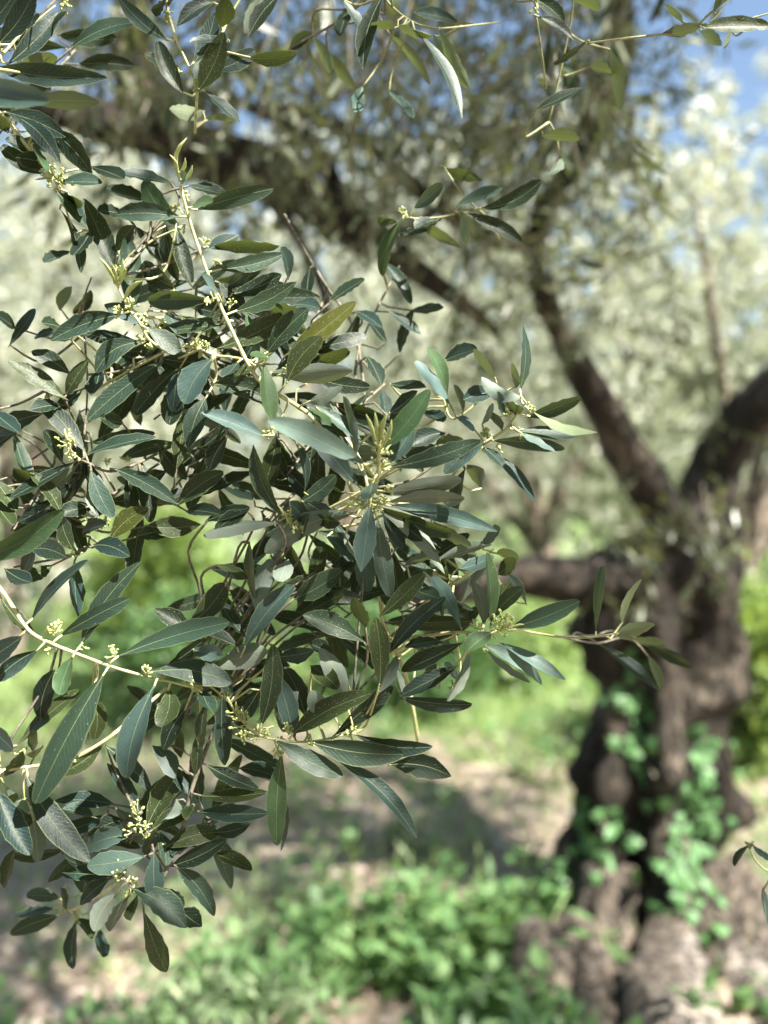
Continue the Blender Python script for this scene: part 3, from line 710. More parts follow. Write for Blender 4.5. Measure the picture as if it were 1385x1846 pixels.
spray('short pale shoot with needle-like buds left of the tall upright spray',
 [([(330, 650, 2.2), (300, 633, 1.2), (269, 612, .3), (252, 582, 0), (233, 556, 0), (216, 524, -.2), (206, 500, -.3)], 6, 3.5), ([(269, 612, .3), (256, 610, .2), (245, 606, .2)], 3, 2.5), ([(300, 633, 1.2), (230, 670, 2.5), (170, 705, 3.5)], 4, 5)],
 [(216, 567, 90, 612, 41, -.4, 'm', 7), (262, 589, 327, 638, 37, -.8, 'm', -4), (257, 615, 172, 672, 44, .2, 'm', 14), (256, 618, 150, 602, 28, .8, 'd'), (236, 560, 230, 428, 47, .7, 'm', 3), (211, 497, 151, 355, 43, 1.1, 'D', 3),
  (208, 455, 243, 406, 30, 1.8, 'D'), (275, 592, 188, 548, 32, 1, 'b', 4), (110, 590, 76, 582, 26, 1.4, 'D'), (135, 596, 60, 605, 20, 2, 'd'), (318, 520, 259, 474, 40, 1.2, 'D', -5), (298, 402, 318, 506, 32, 2, 'd'), (243, 408, 288, 470, 28, 2.2, 'd'),
  (322, 406, 255, 324, 45, .8, 'g', -6), (318, 408, 344, 512, 34, 1.5, 'D', 6), (392, 506, 438, 562, 36, 1.6, 'd', -5), (268, 362, 192, 340, 26, 2.2, 'd'), (312, 330, 212, 310, 22, 2.4, 's'), (336, 334, 412, 352, 22, 2, 'd'),
  (230, 390, 178, 378, 24, 2.8, 'd'), (430, 424, 380, 447, 32, 1.8, 's'), (415, 530, 508, 495, 36, 1.8, 'D', 5), (405, 520, 450, 488, 30, 2.4, 'd'), (300, 560, 335, 610, 30, 2.0, 'b'), (520, 505, 506, 446, 24, 1.6, 's'),
  (180, 660, 166, 715, 32, 2.4, 'd'), (250, 640, 300, 700, 30, 2.8, 'd'), (209, 512, 180, 470, 7, -.4, 'g', 3), (212, 510, 203, 482, 6, -.5, 'g'), (214, 508, 222, 472, 7, -.3, 'g', 2), (217, 512, 229, 490, 6, -.3, 'g'), (226, 536, 256, 512, 10, -.5, 'g', -5)],
 [(210, 500, -.4, 16, (0, -1), 8), (238, 552, -.2, 16, (.4, -1), 7), (218, 562, -.2, 14, (-1, -.2), 5), (258, 588, 0, 10, (.5, -1), 4), (255, 612, .1, 9, (-1, 0), 4), (285, 592, .4, 12, (.3, -1), 5), (270, 620, .3, 9, (-.3, 1), 3)], seed=4)

spray('dark spray at upper left edge with a tuft of yellow buds at its end',
 [([(-60, 150, 1), (10, 215, .6), (50, 265, .2), (95, 318, 0), (104, 335, 0)], 9, 4), ([(104, 335, 0), (125, 395, .6), (150, 470, 1.6)], 4, 3)],
 [(108, 329, 185, 331, 25, -.3, 'm'), (98, 342, 155, 406, 27, -.2, 'm', -3), (106, 373, 150, 490, 21, .6, 'd', -5), (84, 316, 2, 262, 34, .6, 'd', -6), (5, 200, 119, 247, 40, -.4, 's', -7), (28, 208, 110, 296, 36, 0, 's', -8), (88, 232, 164, 313, 44, .3, 'd', -8), (58, 256, 86, 306, 14, -.4, 'g'),
  (96, 300, 30, 285, 34, 1.0, 'd'), (162, 300, 222, 319, 27, 1.2, 'd', -5), (130, 452, 80, 474, 19, 1.4, 's'), (165, 415, 130, 457, 26, 1.3, 'd'), (112, 340, 146, 388, 16, 1, 's'), (15, 240, -10, 200, 30, .4, 'D'), (60, 270, 10, 252, 28, .8, 'd'), (120, 345, 150, 362, 16, 1, 'g')],
 [(97, 318, -.3, 22, (0, 0), 14), (112, 322, -.2, 18, (1, 0), 8)], seed=5)

spray('big dark leaves of the nearest spray crossing the top left corner',
 [([(-90, 60, -1), (-20, 118, -1.2), (20, 128, -1), (60, 135, .2)], 8, 4), ([(-20, 118, -1.2), (12, 90, 0), (40, 60, 1), (100, 10, 2)], 5, 3)],
 [(-16, 122, 191, 137, 44, -.9, 's', 6), (-60, 150, 82, 180, 56, -6.0, 'b', 10, -5.2), (12, 118, 107, 18, 37, 0, 's', 6), (-4, 80, 62, -18, 44, -.8, 's', 5), (-30, 60, 40, -30, 44, .2, 's'), (0, 92, 60, 46, 30, 1, 'd'), (-40, 190, 40, 160, 40, .4, 'd'), (40, 52, 74, 30, 14, 1.4, 'd'), (40, 120, 100, 100, 28, 3, 'y'), (88, 60, 122, 22, 9, 1.6, 'd'), (55, 150, 92, 165, 26, 3, 'd')],
 [(118, 8, 2, 12, (.4, .6), 6)], seed=6)

spray('small dark sprig hanging at the top left of centre over the blue sky',
 [([(310, -60, 1), (300, 0, .8), (310, 45, .6), (322, 80, .8), (345, 130, .8), (354, 160, .8)], 5, 3.5), ([(470, -60, 2), (420, 20, 1.4), (392, 80, 1.2), (362, 150, .9), (356, 168, 1), (352, 240, 6)], 4, 5)],
 [(333, 172, 284, 74, 35, .4, 'D', -5), (303, 74, 214, -8, 31, .8, 's', -5), (389, 3, 319, 43, 28, .8, 's', 4), (348, 116, 388, 20, 38, .8, 's', 6), (398, 52, 408, -4, 40, 1.2, 'D'), (416, 71, 342, 78, 16, .2, 's', 3), (357, 164, 404, 58, 47, .5, 'o', 6), (384, 128, 460, 88, 34, 1.0, 's', 5), (447, 104, 536, 100, 29, 1.1, 'D', 6), (366, 161, 432, 223, 21, .6, 's', -4),
  (333, 136, 262, 94, 22, .9, 'D'), (370, 200, 306, 196, 30, 6, 'y', 4), (372, 216, 430, 222, 14, 6, 'y'), (300, 0, 275, 18, 18, 1, 'd'), (302, 10, 322, -14, 16, 1, 'g')],
 [(305, 20, .8, 16, (0, 1), 7), (326, 130, .9, 12, (-1, .4), 5), (356, 150, .9, 13, (.3, 1), 6)], seed=7)

spray('starry spray pointing straight at the camera in the centre of the picture',
 [([(690, 1115, 7), (680, 1020, 5), (668, 930, 1.5), (670, 895, -.5), (680, 865, -2.2), (683, 835, -3.2), (684, 800, -4)], 9, 5.5), ([(690, 1115, 7), (735, 1230, 8), (760, 1380, 9)], 8, 7), ([(600, 760, 4), (650, 830, 3), (670, 920, 1.5)], 5, 6)],
 [(661, 838, 488, 757, 48, -3.6, 'B', 8, -4.4), (650, 880, 564, 772, 42, -1.8, 'b', -3), (688, 812, 774, 702, 45, -2.4, 'g', 6), (702, 834, 744, 770, 40, -1.6, 'b', 4), (700, 843, 867, 791, 40, -2.4, 'm', 6), (698, 887, 832, 863, 38, -1.2, 'p', -6), (700, 904, 838, 897, 28, -.6, 'p', 5),
  (700, 911, 897, 958, 36, 0, 'b', -9), (684, 914, 824, 970, 32, .6, 'M', 8), (667, 912, 651, 1031, 46, -1.6, 'B', -3), (680, 930, 706, 1077, 38, .5, 'b', 6), (662, 975, 660, 1068, 42, 1, 'b'), (681, 920, 800, 1036, 32, .7, 'p', 22), (688, 915, 733, 988, 30, .6, 's'), (641, 925, 478, 994, 47, -.5, 'p', -14),
  (672, 870, 664, 905, 34, -3.4, 'b', 0, -4.6), (642, 832, 624, 714, 18, 1.2, 'u', 4), (566, 728, 652, 790, 26, 1.5, 'b', 4), (553, 733, 594, 768, 20, .6, 'g'), (536, 776, 626, 790, 24, 1.5, 'm', -14), (700, 746, 754, 706, 28, 1.4, 'D', 4), (802, 780, 737, 804, 38, .9, 's', 4), (728, 830, 786, 803, 26, 1.0, 'd'), (730, 838, 800, 820, 26, 1.8, 'o'),
  (548, 892, 540, 808, 17, 1.8, 's'), (540, 906, 607, 858, 36, 1.8, 'm', 5), (840, 842, 818, 935, 27, 1.2, 's'), (800, 905, 838, 902, 15, -.3, 'P'), (710, 930, 760, 975, 30, 2, 'd'), (735, 935, 800, 985, 26, 2.4, 'd'), (620, 890, 560, 850, 30, 2.8, 'd'), (600, 940, 650, 1005, 28, 2.4, 'm'), (585, 965, 640, 1010, 30, 1.6, 'b'), (620, 960, 642, 1008, 12, .4, 'P'),
  (676, 800, 660, 752, 8, -3.6, 'g', 3), (682, 796, 676, 748, 8, -4, 'g'), (686, 796, 698, 750, 9, -4, 'g', -3), (690, 806, 706, 762, 8, -3.8, 'g', 4), (676, 860, 655, 840, 10, -2.6, 'g')],
 [(684, 810, -3.6, 26, (0, -1), 14), (686, 845, -2.8, 20, (0, -1), 10), (655, 905, -.8, 26, (-.6, .3), 16), (680, 900, -1.2, 20, (.5, .2), 10), (695, 885, -1.2, 14, (1, -.1), 6)], seed=8)

spray('slender spray right of centre whose leaves stand clear against the pale blur',
 [([(760, 930, 6), (800, 880, 4), (840, 828, 2), (879, 797, .6), (913, 773, .2), (932, 748, 0), (946, 731, -.2)], 6, 4.5), ([(890, 700, 2.5), (820, 755, 2.4), (800, 720, 3)], 3.5, 4)],
 [(937, 706, 943, 586, 21, .2, 'm', 4), (930, 700, 924, 656, 16, 1.2, 'y'), (943, 716, 866, 684, 30, -.6, 'P', 4), (894, 684, 857, 628, 18, .2, 'P', 3), (912, 750, 899, 706, 15, 0, 'b'), (951, 752, 1048, 718, 29, .2, 'm', 5), (959, 741, 1074, 786, 20, -.3, 'y', -4), (886, 794, 1019, 812, 29, 0, 'b', -4), (930, 777, 1043, 786, 26, .4, 'b', 5),
  (937, 780, 1002, 815, 14, -.5, 'B', 3), (869, 812, 968, 904, 24, .2, 's', -8), (872, 806, 907, 838, 22, .4, 's'), (876, 795, 801, 852, 38, -.6, 'b', 6), (892, 706, 834, 722, 36, 1.6, 's', 3), (910, 726, 942, 736, 26, 1, 's'), (835, 745, 823, 692, 15, 1.4, 'u'), (868, 766, 890, 734, 16, .2, 'P', 8), (784, 802, 836, 790, 20, 1.4, 'y'),
  (815, 734, 750, 650, 21, 1, 'B', -3), (857, 775, 826, 752, 17, .8, 'B'), (807, 718, 771, 626, 27, 1.8, 'g', 4), (700, 692, 768, 698, 22, 2.4, 'd'), (800, 650, 860, 628, 30, 4, 's'), (870, 884, 843, 836, 32, 4, 'u'), (905, 775, 880, 740, 18, 1, 'u'), (760, 740, 800, 760, 24, 3, 's'), (700, 770, 740, 720, 28, 3, 'd')],
 [(912, 748, -.1, 12, (-.4, -1), 6), (878, 785, .3, 13, (-.2, -1), 7), (955, 735, -.3, 10, (1, 0), 5), (898, 806, .3, 11, (.3, 1), 5), (935, 778, 0, 10, (1, .1), 4)], seed=9)

spray('dark olive leaves low behind the slender spray, beside the pale blur',
 [([(740, 1110, 5), (800, 1060, 3.5), (850, 1030, 3), (890, 990, 3)], 5, 3)],
 [(820, 1028, 890, 1001, 28, .8, 'b', 3), (788, 1010, 888, 984, 24, 1.2, 'u', 4), (894, 998, 936, 1000, 24, 2.4, 'y'), (868, 978, 902, 954, 26, 1.6, 's'), (898, 1036, 932, 1008, 32, 2.4, 's'), (829, 1090, 873, 1016, 21, 1.2, 'u'), (747, 1062, 792, 1078, 32, 1, 'm'), (834, 1138, 783, 1038, 29, .2, 'b', 5), (790, 960, 850, 985, 22, 2, 'u'), (760, 1000, 800, 1030, 26, 3, 'd'), (950, 1092, 915, 1036, 17, 4.5, 's'), (730, 1020, 790, 990, 22, 3.2, 'u')],
 (), seed=10)

spray('starburst spray right of centre with a yellow bud tuft and two blue-grey leaves',
 [([(700, 1180, 6), (760, 1150, 4), (820, 1140, 2), (860, 1142, .8), (890, 1140, 0), (912, 1132, -.4)], 7, 4)],
 [(884, 1132, 883, 996, 25, -.4, 'g', 3), (873, 1130, 857, 1050, 28, .6, 'u', -3), (868, 1126, 918, 1048, 29, .6, 'o', 4), (885, 1118, 940, 1059, 31, .2, 'M', -4), (920, 1132, 1046, 1084, 39, -.2, 'm', 5), (887, 1140, 842, 1174, 36, -1.2, 'g', 5), (872, 1162, 981, 1232, 31, -.6, 'B', -5), (898, 1157, 1021, 1224, 25, 0, 'B', -4), (876, 1170, 957, 1228, 14, 0, 'B', 5),
  (846, 1174, 807, 1265, 22, -.6, 'p', 4), (838, 1157, 722, 1208, 36, 0, 'd', -5), (826, 1200, 720, 1254, 35, .3, 's', -4), (722, 1258, 852, 1272, 31, .4, 's', 5), (701, 1178, 801, 1076, 35, 0, 's', -4), (798, 1155, 731, 1162, 24, 1, 's'), (706, 1126, 857, 1124, 32, 1.6, 'o', -4), (684, 1112, 766, 1034, 36, .8, 'o', 4), (830, 1230, 800, 1200, 18, 1.6, 'm'), (732, 1270, 715, 1210, 12, .8, 'P')],
 [(905, 1132, -.6, 26, (.7, -.5), 16), (900, 1130, -.6, 18, (0, -1), 6), (858, 1130, .3, 12, (-.3, -.6), 5), (816, 1232, .6, 12, (0, 1), 6), (872, 1168, -.2, 8, (1, .2), 3)], seed=11)

spray('thin twig reaching right past the trunk with one lone yellow-green leaf at its tip',
 [([(905, 1128, 1), (960, 1140, 4), (1010, 1148, 3.5), (1045, 1150, 2.2), (1080, 1147, 1.2), (1110, 1142, .4)], 4.5, 3)],
 [(1110, 1143, 1181, 1126, 29, .2, 'y', -3), (1074, 1143, 1090, 1021, 19, 1.6, 'm', 5), (1121, 1126, 1152, 1042, 15, 3, 'y', 3), (1110, 1147, 1142, 1150, 10, .3, 'p'), (1080, 1160, 1192, 1246, 24, 13, 's'), (1150, 1150, 1248, 1204, 24, 13, 's'), (1168, 1180, 1192, 1248, 20, 13, 'y'), (1125, 1150, 1200, 1160, 18, 13, 'y')],
 (), seed=12)

spray('lower right spray ending in a fan of large dark leaves over the dappled soil',
 [([(350, 1160, 5), (385, 1210, 3), (420, 1276, .6), (440, 1302, 0), (462, 1321, -.3), (493, 1333, -.3), (560, 1337, -.1), (632, 1322, .3)], 6, 3.5), ([(493, 1333, -.3), (500, 1350, .2), (515, 1400, 1.5), (508, 1500, 2.5)], 3, 2)],
 [(525, 1324, 670, 1250, 46, -.2, 'o', -6), (602, 1326, 710, 1238, 36, .3, 'D', -5), (637, 1323, 780, 1349, 34, .2, 's', 8), (563, 1338, 728, 1363, 51, -.7, 'm', 6), (495, 1334, 617, 1399, 42, -.6, 'm', 6), (606, 1368, 753, 1510, 32, -.4, 's', -12), (700, 1378, 815, 1402, 48, .9, 'd', -10), (509, 1353, 497, 1526, 42, -.4, 'g', 6), (471, 1308, 493, 1163, 43, -.8, 'M', 6),
  (532, 1332, 499, 1218, 42, .4, 'b', 4), (552, 1294, 512, 1203, 38, .9, 'd', 4), (625, 1263, 576, 1169, 43, .2, 'p', -5), (600, 1282, 556, 1254, 40, .8, 'P'), (382, 1206, 482, 1172, 50, .5, 'p', 6), (500, 1184, 567, 1172, 34, .5, 's', 4), (685, 1238, 678, 1112, 43, -.6, 'o', 5), (682, 1250, 716, 1182, 28, -.3, 'p', -3), (660, 1159, 545, 1109, 46, 0, 'M', 6),
  (440, 1169, 525, 1056, 42, -.2, 'b', -5), (464, 1110, 489, 1008, 42, .2, 'p', 8), (520, 1008, 504, 1050, 38, -.2, 'p'), (527, 1081, 615, 1029, 46, .2, 'M', 6), (570, 1056, 651, 1078, 32, .7, 'D', 6), (540, 1112, 617, 1068, 30, 1, 'o'), (570, 1100, 625, 1060, 24, 1.6, 'o'), (450, 975, 457, 1080, 20, .4, 'o', -3), (388, 1017, 447, 1044, 18, .7, 'o'),
  (450, 918, 388, 955, 34, .6, 'D', 4), (340, 1128, 408, 1053, 46, .3, 'o', 6), (446, 1153, 399, 1083, 26, .9, 'd'), (345, 1132, 278, 1098, 38, .8, 'D'), (432, 1168, 372, 1145, 24, .4, 'd'), (346, 1170, 400, 1182, 36, .2, 'B'), (660, 1130, 640, 1080, 30, 1, 's'), (560, 1200, 610, 1240, 40, 1.4, 'o'), (600, 1180, 560, 1160, 30, 2, 'd'), (500, 1420, 512, 1536, 20, 1.2, 's'), (470, 1240, 430, 1300, 36, 1.4, 'd'), (400, 1260, 440, 1330, 40, 2, 'd'),
  (655, 1000, 640, 1080, 30, 2.2, 'd'), (545, 900, 600, 930, 30, 2.4, 'd'), (400, 1330, 520, 1390, 30, 4, 's'), (430, 1385, 500, 1400, 32, 3, 's'), (560, 950, 524, 905, 30, 1.4, 's'),
  (513, 936, 455, 802, 35, .5, 'M', -12), (508, 943, 367, 964, 28, -.5, 'p', -9), (560, 935, 610, 945, 28, .8, 'D'), (370, 940, 450, 915, 26, 1.4, 'd'), (530, 975, 560, 925, 30, 1.5, 's')],
 [(430, 1290, 0, 24, (-.8, -.8), 10), (450, 1312, -.2, 26, (-.5, -.6), 14), (470, 1320, -.2, 18, (.4, -1), 7), (448, 1330, -.2, 16, (-1, .2), 7), (520, 1322, -.1, 14, (0, -1), 7), (560, 1336, -.2, 13, (.3, -.4), 6), (632, 1322, .2, 13, (.3, -1), 6), (500, 1352, 0, 15, (-.3, 1), 7), (523, 938, -.2, 24, (0, -1), 13), (535, 948, -.2, 14, (1, .3), 6)], seed=13)

spray('long straight pale stem crossing the lower left with broad green leaves on both sides',
 [([(-60, 1000, -.5), (0, 1060, -.8), (50, 1134, -1), (96, 1161, -1), (143, 1180, -1), (199, 1201, -1), (266, 1220, -.8), (316, 1231, -.5), (350, 1240, -.3)], 7, 4)],
 [(57, 1118, 151, 1007, 21, .5, 's', 6), (107, 1147, 234, 1081, 35, -1, 'm', -4), (146, 1163, 254, 1012, 41, -.3, 'm', -10), (-40, 1010, 113, 924, 50, -3.4, 'g', 10), (-50, 1200, 38, 1148, 46, -2.4, 's', 5), (70, 1171, -8, 1230, 35, -1.4, 's', 5), (133, 1180, 106, 1253, 35, -1.4, 'g', 5), (72, 1305, 99, 1207, 41, .4, 'd', -8), (185, 1218, 63, 1447, 62, -2.4, 'm', 8),
  (278, 1236, 227, 1403, 53, -1.6, 'b', 6), (304, 1242, 290, 1307, 46, 0, 'o', -8), (28, 1348, 141, 1241, 28, -.2, 'o', -6), (401, 1250, 405, 1379, 37, 0, 's', 4), (364, 1243, 386, 1286, 32, .2, 'm'), (336, 1276, 294, 1352, 36, .8, 'd', 4), (372, 1268, 366, 1346, 24, .6, 'o', 4), (358, 1318, 354, 1397, 24, .8, 'o', -4), (209, 1184, 413, 1121, 44, -1.2, 'm', -8), (297, 1204, 373, 1152, 30, 0, 'd'),
  (270, 1211, 419, 1229, 50, -1.2, 'm', -12), (165, 1248, 170, 1332, 36, .4, 'o', -6), (150, 1270, 130, 1330, 26, 1, 'd'), (420, 1250, 385, 1200, 30, 1.6, 'm'), (0, 1075, 60, 1150, 26, .4, 'o', 4)],
 [(98, 1138, -1.1, 16, (0, -1), 9), (206, 1180, -1.1, 14, (0, -1), 6), (263, 1212, -1, 10, (0, -1), 4), (338, 1232, -.5, 20, (1, 0), 14), (150, 1170, -1, 8, (.2, -1), 3), (90, 1170, -1, 10, (-1, .3), 4)], seed=14, stem_mat=M_STEM)

spray('grey-barked spray at the bottom left whose leaves hang lowest in the picture',
 [([(460, 1200, 6), (400, 1290, 3), (372, 1350, 1.5), (345, 1426, 1), (329, 1493, .8), (305, 1555, .5), (296, 1580, .4)], 8, 7), ([(300, 1565, .4), (278, 1535, 0), (262, 1508, -.2), (252, 1490, -.3), (247, 1470, -.3)], 4.5, 3), ([(296, 1580, .4), (262, 1612, 0), (235, 1596, -.3), (220, 1582, -.5)], 4.5, 3.5)],
 [(265, 1490, 327, 1392, 48, .6, 'o', -6), (270, 1499, 352, 1458, 36, -.3, 'o', -4), (293, 1531, 394, 1499, 40, -.2, 'o', -7), (306, 1562, 409, 1514, 36, .5, 'd', 5), (385, 1538, 453, 1566, 29, 1, 'o', -4), (319, 1562, 389, 1651, 37, .3, 'm', -8), (278, 1533, 281, 1620, 41, -1, 'b', 4), (239, 1602, 337, 1672, 52, -1, 'm', -8), (325, 1640, 364, 1670, 42, .4, 'd'),
  (258, 1640, 302, 1753, 40, .2, 'o', 5), (211, 1610, 169, 1679, 39, -.8, 'p', -5), (230, 1618, 199, 1681, 29, -.2, 'u', -4), (246, 1616, 237, 1661, 24, .4, 'o'), (200, 1582, 144, 1631, 30, 1, 'd'), (202, 1580, 111, 1572, 32, .9, 'm'), (240, 1506, 157, 1530, 42, .1, 'b', 6), (262, 1544, 157, 1560, 46, -.3, 'b', -4), (190, 1344, 276, 1428, 33, .8, 's', -5), (193, 1376, 250, 1452, 28, 1.3, 's'), (275, 1344, 316, 1402, 38, 1.2, 'b', -6),
  (370, 1378, 466, 1420, 30, .8, 'd', 4), (357, 1434, 483, 1429, 29, .4, 'o', 3), (355, 1463, 483, 1466, 36, .6, 's', 4), (382, 1500, 452, 1484, 30, 1, 's', 5), (207, 1450, 98, 1440, 34, 2.2, 's'), (172, 1475, 115, 1455, 24, 2.2, 'm'), (222, 1478, 182, 1490, 30, 2, 'd'), (240, 1440, 270, 1500, 34, 2, 'd'), (318, 1440, 300, 1480, 26, .8, 'p'), (352, 1450, 335, 1480, 30, .7, 'o'), (290, 1500, 300, 1560, 30, 1, 'm'), (262, 1545, 280, 1500, 28, 1, 'm'), (305, 1380, 340, 1430, 30, 2.5, 's'), (290, 1600, 330, 1640, 30, 1.4, 'd'), (345, 1510, 310, 1540, 24, 1.4, 's')],
 [(248, 1478, -.4, 24, (0, -1), 12), (262, 1508, -.3, 18, (.6, -.6), 8), (240, 1500, -.3, 14, (-1, -.2), 6), (213, 1578, -.6, 20, (0, -1), 14), (235, 1598, -.4, 16, (.8, .3), 8), (288, 1530, 0, 11, (.6, -.2), 4)], seed=15, stem_mat=M_TWIG)

spray('spray at the lower left edge with narrow blue-green leaves below the long pale stem',
 [([(-60, 1400, 1), (0, 1390, .3), (43, 1383, 0), (120, 1372, .2), (186, 1337, .4), (232, 1300, 1.2), (300, 1240, 3)], 6, 6), ([(43, 1383, 0), (42, 1410, 0), (44, 1440, .3)], 4.5, 3)],
 [(47, 1396, 160, 1555, 52, -.6, 'd', 10), (-8, 1420, 55, 1541, 48, -1, 's', 6), (60, 1475, 70, 1554, 32, .2, 'u', 3), (-20, 1310, 24, 1352, 32, .2, 's'), (28, 1528, 4, 1602, 26, .6, 'o'), (186, 1342, 109, 1396, 36, .8, 'o', -4), (10, 1400, 40, 1360, 24, .6, 'd'), (60, 1360, 62, 1320, 16, 1, 'd'), (30, 1455, 52, 1490, 22, .5, 'o'), (120, 1540, 90, 1500, 24, 1.6, 's'), (150, 1560, 110, 1540, 26, 2, 's'), (60, 1368, 72, 1345, 22, .8, 'y'), (-10, 1460, 30, 1430, 26, 1.5, 'o'), (10, 1415, 30, 1480, 26, 1.2, 'u')],
 [(40, 1372, 0, 14, (-.3, -1), 6), (130, 1366, .2, 8, (0, 1), 3), (36, 1490, .4, 9, (0, 1), 3)], seed=16)

spray('out of focus sprig at the bottom left tip, drooping behind the hanging leaves',
 [([(215, 1590, 3), (160, 1625, 7), (125, 1640, 9), (105, 1618, 9)], 6, 5), ([(125, 1640, 9), (150, 1665, 9), (165, 1680, 9)], 4, 3)],
 [(108, 1618, 48, 1614, 26, 9, 'm'), (100, 1638, 30, 1652, 20, 9, 's'), (108, 1650, 15, 1688, 34, 9, 'm', 4), (140, 1655, 131, 1747, 26, 9, 's', 4), (180, 1672, 184, 1727, 28, 9, 's'), (135, 1655, 166, 1692, 22, 9, 'o'), (120, 1640, 110, 1600, 14, 9, 'd')],
 [(118, 1628, 9, 26, (0, -1), 8), (140, 1648, 9, 20, (1, 0), 6)], seed=17)

spray('dense shaded spray at the left edge with one bud tuft at its centre',
 [([(330, 790, 6), (260, 830, 3), (200, 850, 1.5), (160, 835, .4), (140, 825, 0), (125, 808, -.2)], 5.5, 3.5), ([(160, 835, .4), (140, 780, 2), (120, 725, 1), (100, 712, .8), (78, 706, .6)], 4, 3), ([(160, 840, .6), (165, 880, 2), (160, 980, 2), (140, 1000, 1)], 4, 3), ([(145, 850, 3), (158, 700, 3.5), (150, 560, 4.5), (165, 500, 5)], 4, 3)],
 [(119, 719, 15, 650, 35, .4, 'o', 5), (129, 676, 57, 633, 35, .9, 'd', 4), (118, 716, 158, 650, 29, 1, 'o'), (154, 815, 68, 717, 39, .2, 'd', 5), (80, 745, -6, 782, 40, 1.2, 'd', 5), (-20, 738, 33, 780, 32, .8, 's'), (113, 730, 56, 736, 26, 1.6, 'd'), (292, 652, 156, 757, 41, 1, 'm', 6), (222, 762, 180, 752, 32, 2.4, 'D'), (113, 836, 80, 775, 32, 1.4, 'd', 5), (155, 820, 281, 788, 24, .9, 'm', 6),
  (207, 845, 319, 906, 35, .8, 'm', -4), (163, 845, 203, 933, 39, .1, 'm', 5), (137, 832, 19, 898, 24, .3, 'd', 4), (75, 876, 25, 846, 28, 1.2, 'D'), (112, 928, 54, 852, 30, .5, 'o', 5), (140, 838, 88, 888, 28, 1, 'u'), (162, 880, 173, 927, 15, 1, 'p'), (158, 914, 107, 926, 34, 1.5, 'd'), (197, 975, 268, 916, 42, .5, 'o', -8), (318, 912, 403, 850, 40, .6, 'o', -5),
  (262, 948, 362, 944, 44, .8, 'o', 4), (242, 968, 315, 950, 38, 1, 'd'), (335, 922, 396, 926, 28, 1.5, 'd'), (167, 983, 233, 1002, 40, .4, 's', -6), (148, 962, 188, 944, 24, 1.2, 'd'), (55, 990, 116, 1002, 42, 1.4, 'D', -6), (8, 1025, 60, 1052, 36, 2, 'd'), (96, 1018, 48, 1046, 30, 2, 'o'), (66, 975, 40, 1040, 26, 2, 'd'), (134, 1008, 141, 1112, 30, 2.8, 's'),
  (283, 798, 336, 866, 38, 3, 'd'), (410, 788, 375, 852, 36, 1.5, 'd', 5), (350, 880, 300, 900, 30, 2.5, 'd'), (-10, 864, 30, 920, 34, .6, 'o'), (-10, 900, 24, 942, 34, .5, 'o'), (110, 925, 130, 990, 32, .8, 'o'), (28, 592, -8, 564, 22, 4, 'd'), (15, 626, 64, 557, 23, 3.5, 'D'), (108, 560, 126, 516, 24, 8, 'u'), (132, 566, 162, 522, 24, 8, 'd'), (95, 912, 30, 940, 30, 2.2, 'd'), (30, 918, -10, 870, 26, 2.2, 'd'), (230, 850, 235, 930, 30, 3, 'd'), (150, 700, 100, 740, 26, 2.5, 'd'), (250, 880, 300, 850, 34, 3.4, 'd'), (200, 900, 150, 930, 34, 3.2, 'd'), (60, 940, 110, 960, 32, 3, 'd')],
 [(122, 802, -.3, 20, (-.6, -1), 12), (140, 825, 0, 11, (-.6, 0), 5), (192, 838, .8, 9, (0, -1), 4), (228, 830, 1.4, 9, (0, -1), 4), (90, 708, .7, 16, (-1, -.2), 7), (190, 936, 1, 14, (0, 1), 6), (130, 1000, 1, 12, (1, 0), 5), (160, 925, 1, 8, (0, 0), 4)], seed=18, stem_mat=M_TWIG)

spray('softly blurred dark sprig behind the tall upright spray, toward the centre',
 [([(513, 386, 11), (552, 456, 11), (592, 522, 11), (640, 600, 10), (660, 760, 9), (655, 900, 9)], 5, 6), ([(592, 522, 11), (560, 590, 8), (520, 640, 6), (510, 700, 5)], 5, 4), ([(720, 480, 14), (650, 620, 10), (640, 700, 9)], 4, 5)],
 [(512, 642, 642, 545, 42, 3.5, 'o', 4), (582, 625, 662, 604, 30, 4, 'd'), (594, 545, 657, 502, 22, 6, 'd'), (530, 548, 577, 556, 30, 4, 'b'), (487, 560, 534, 552, 30, 1.6, 'b'), (575, 650, 625, 630, 26, 4, 'o'), (660, 640, 690, 690, 26, 5, 'd'), (640, 560, 690, 590, 24, 8, 's'), (690, 470, 742, 545, 24, 11, 's'), (650, 560, 610, 640, 24, 7, 'd'), (700, 620, 660, 570, 22, 9, 'd'), (720, 640, 745, 560, 22, 10, 's'), (560, 600, 600, 680, 26, 5, 's'), (700, 560, 760, 600, 20, 10, 's'), (740, 560, 800, 555, 20, 11, 's'), (560, 480, 550, 540, 26, 9, 'd'), (700, 780, 690, 700, 26, 7, 's')],
 (), seed=19, stem_mat=M_TWIG)

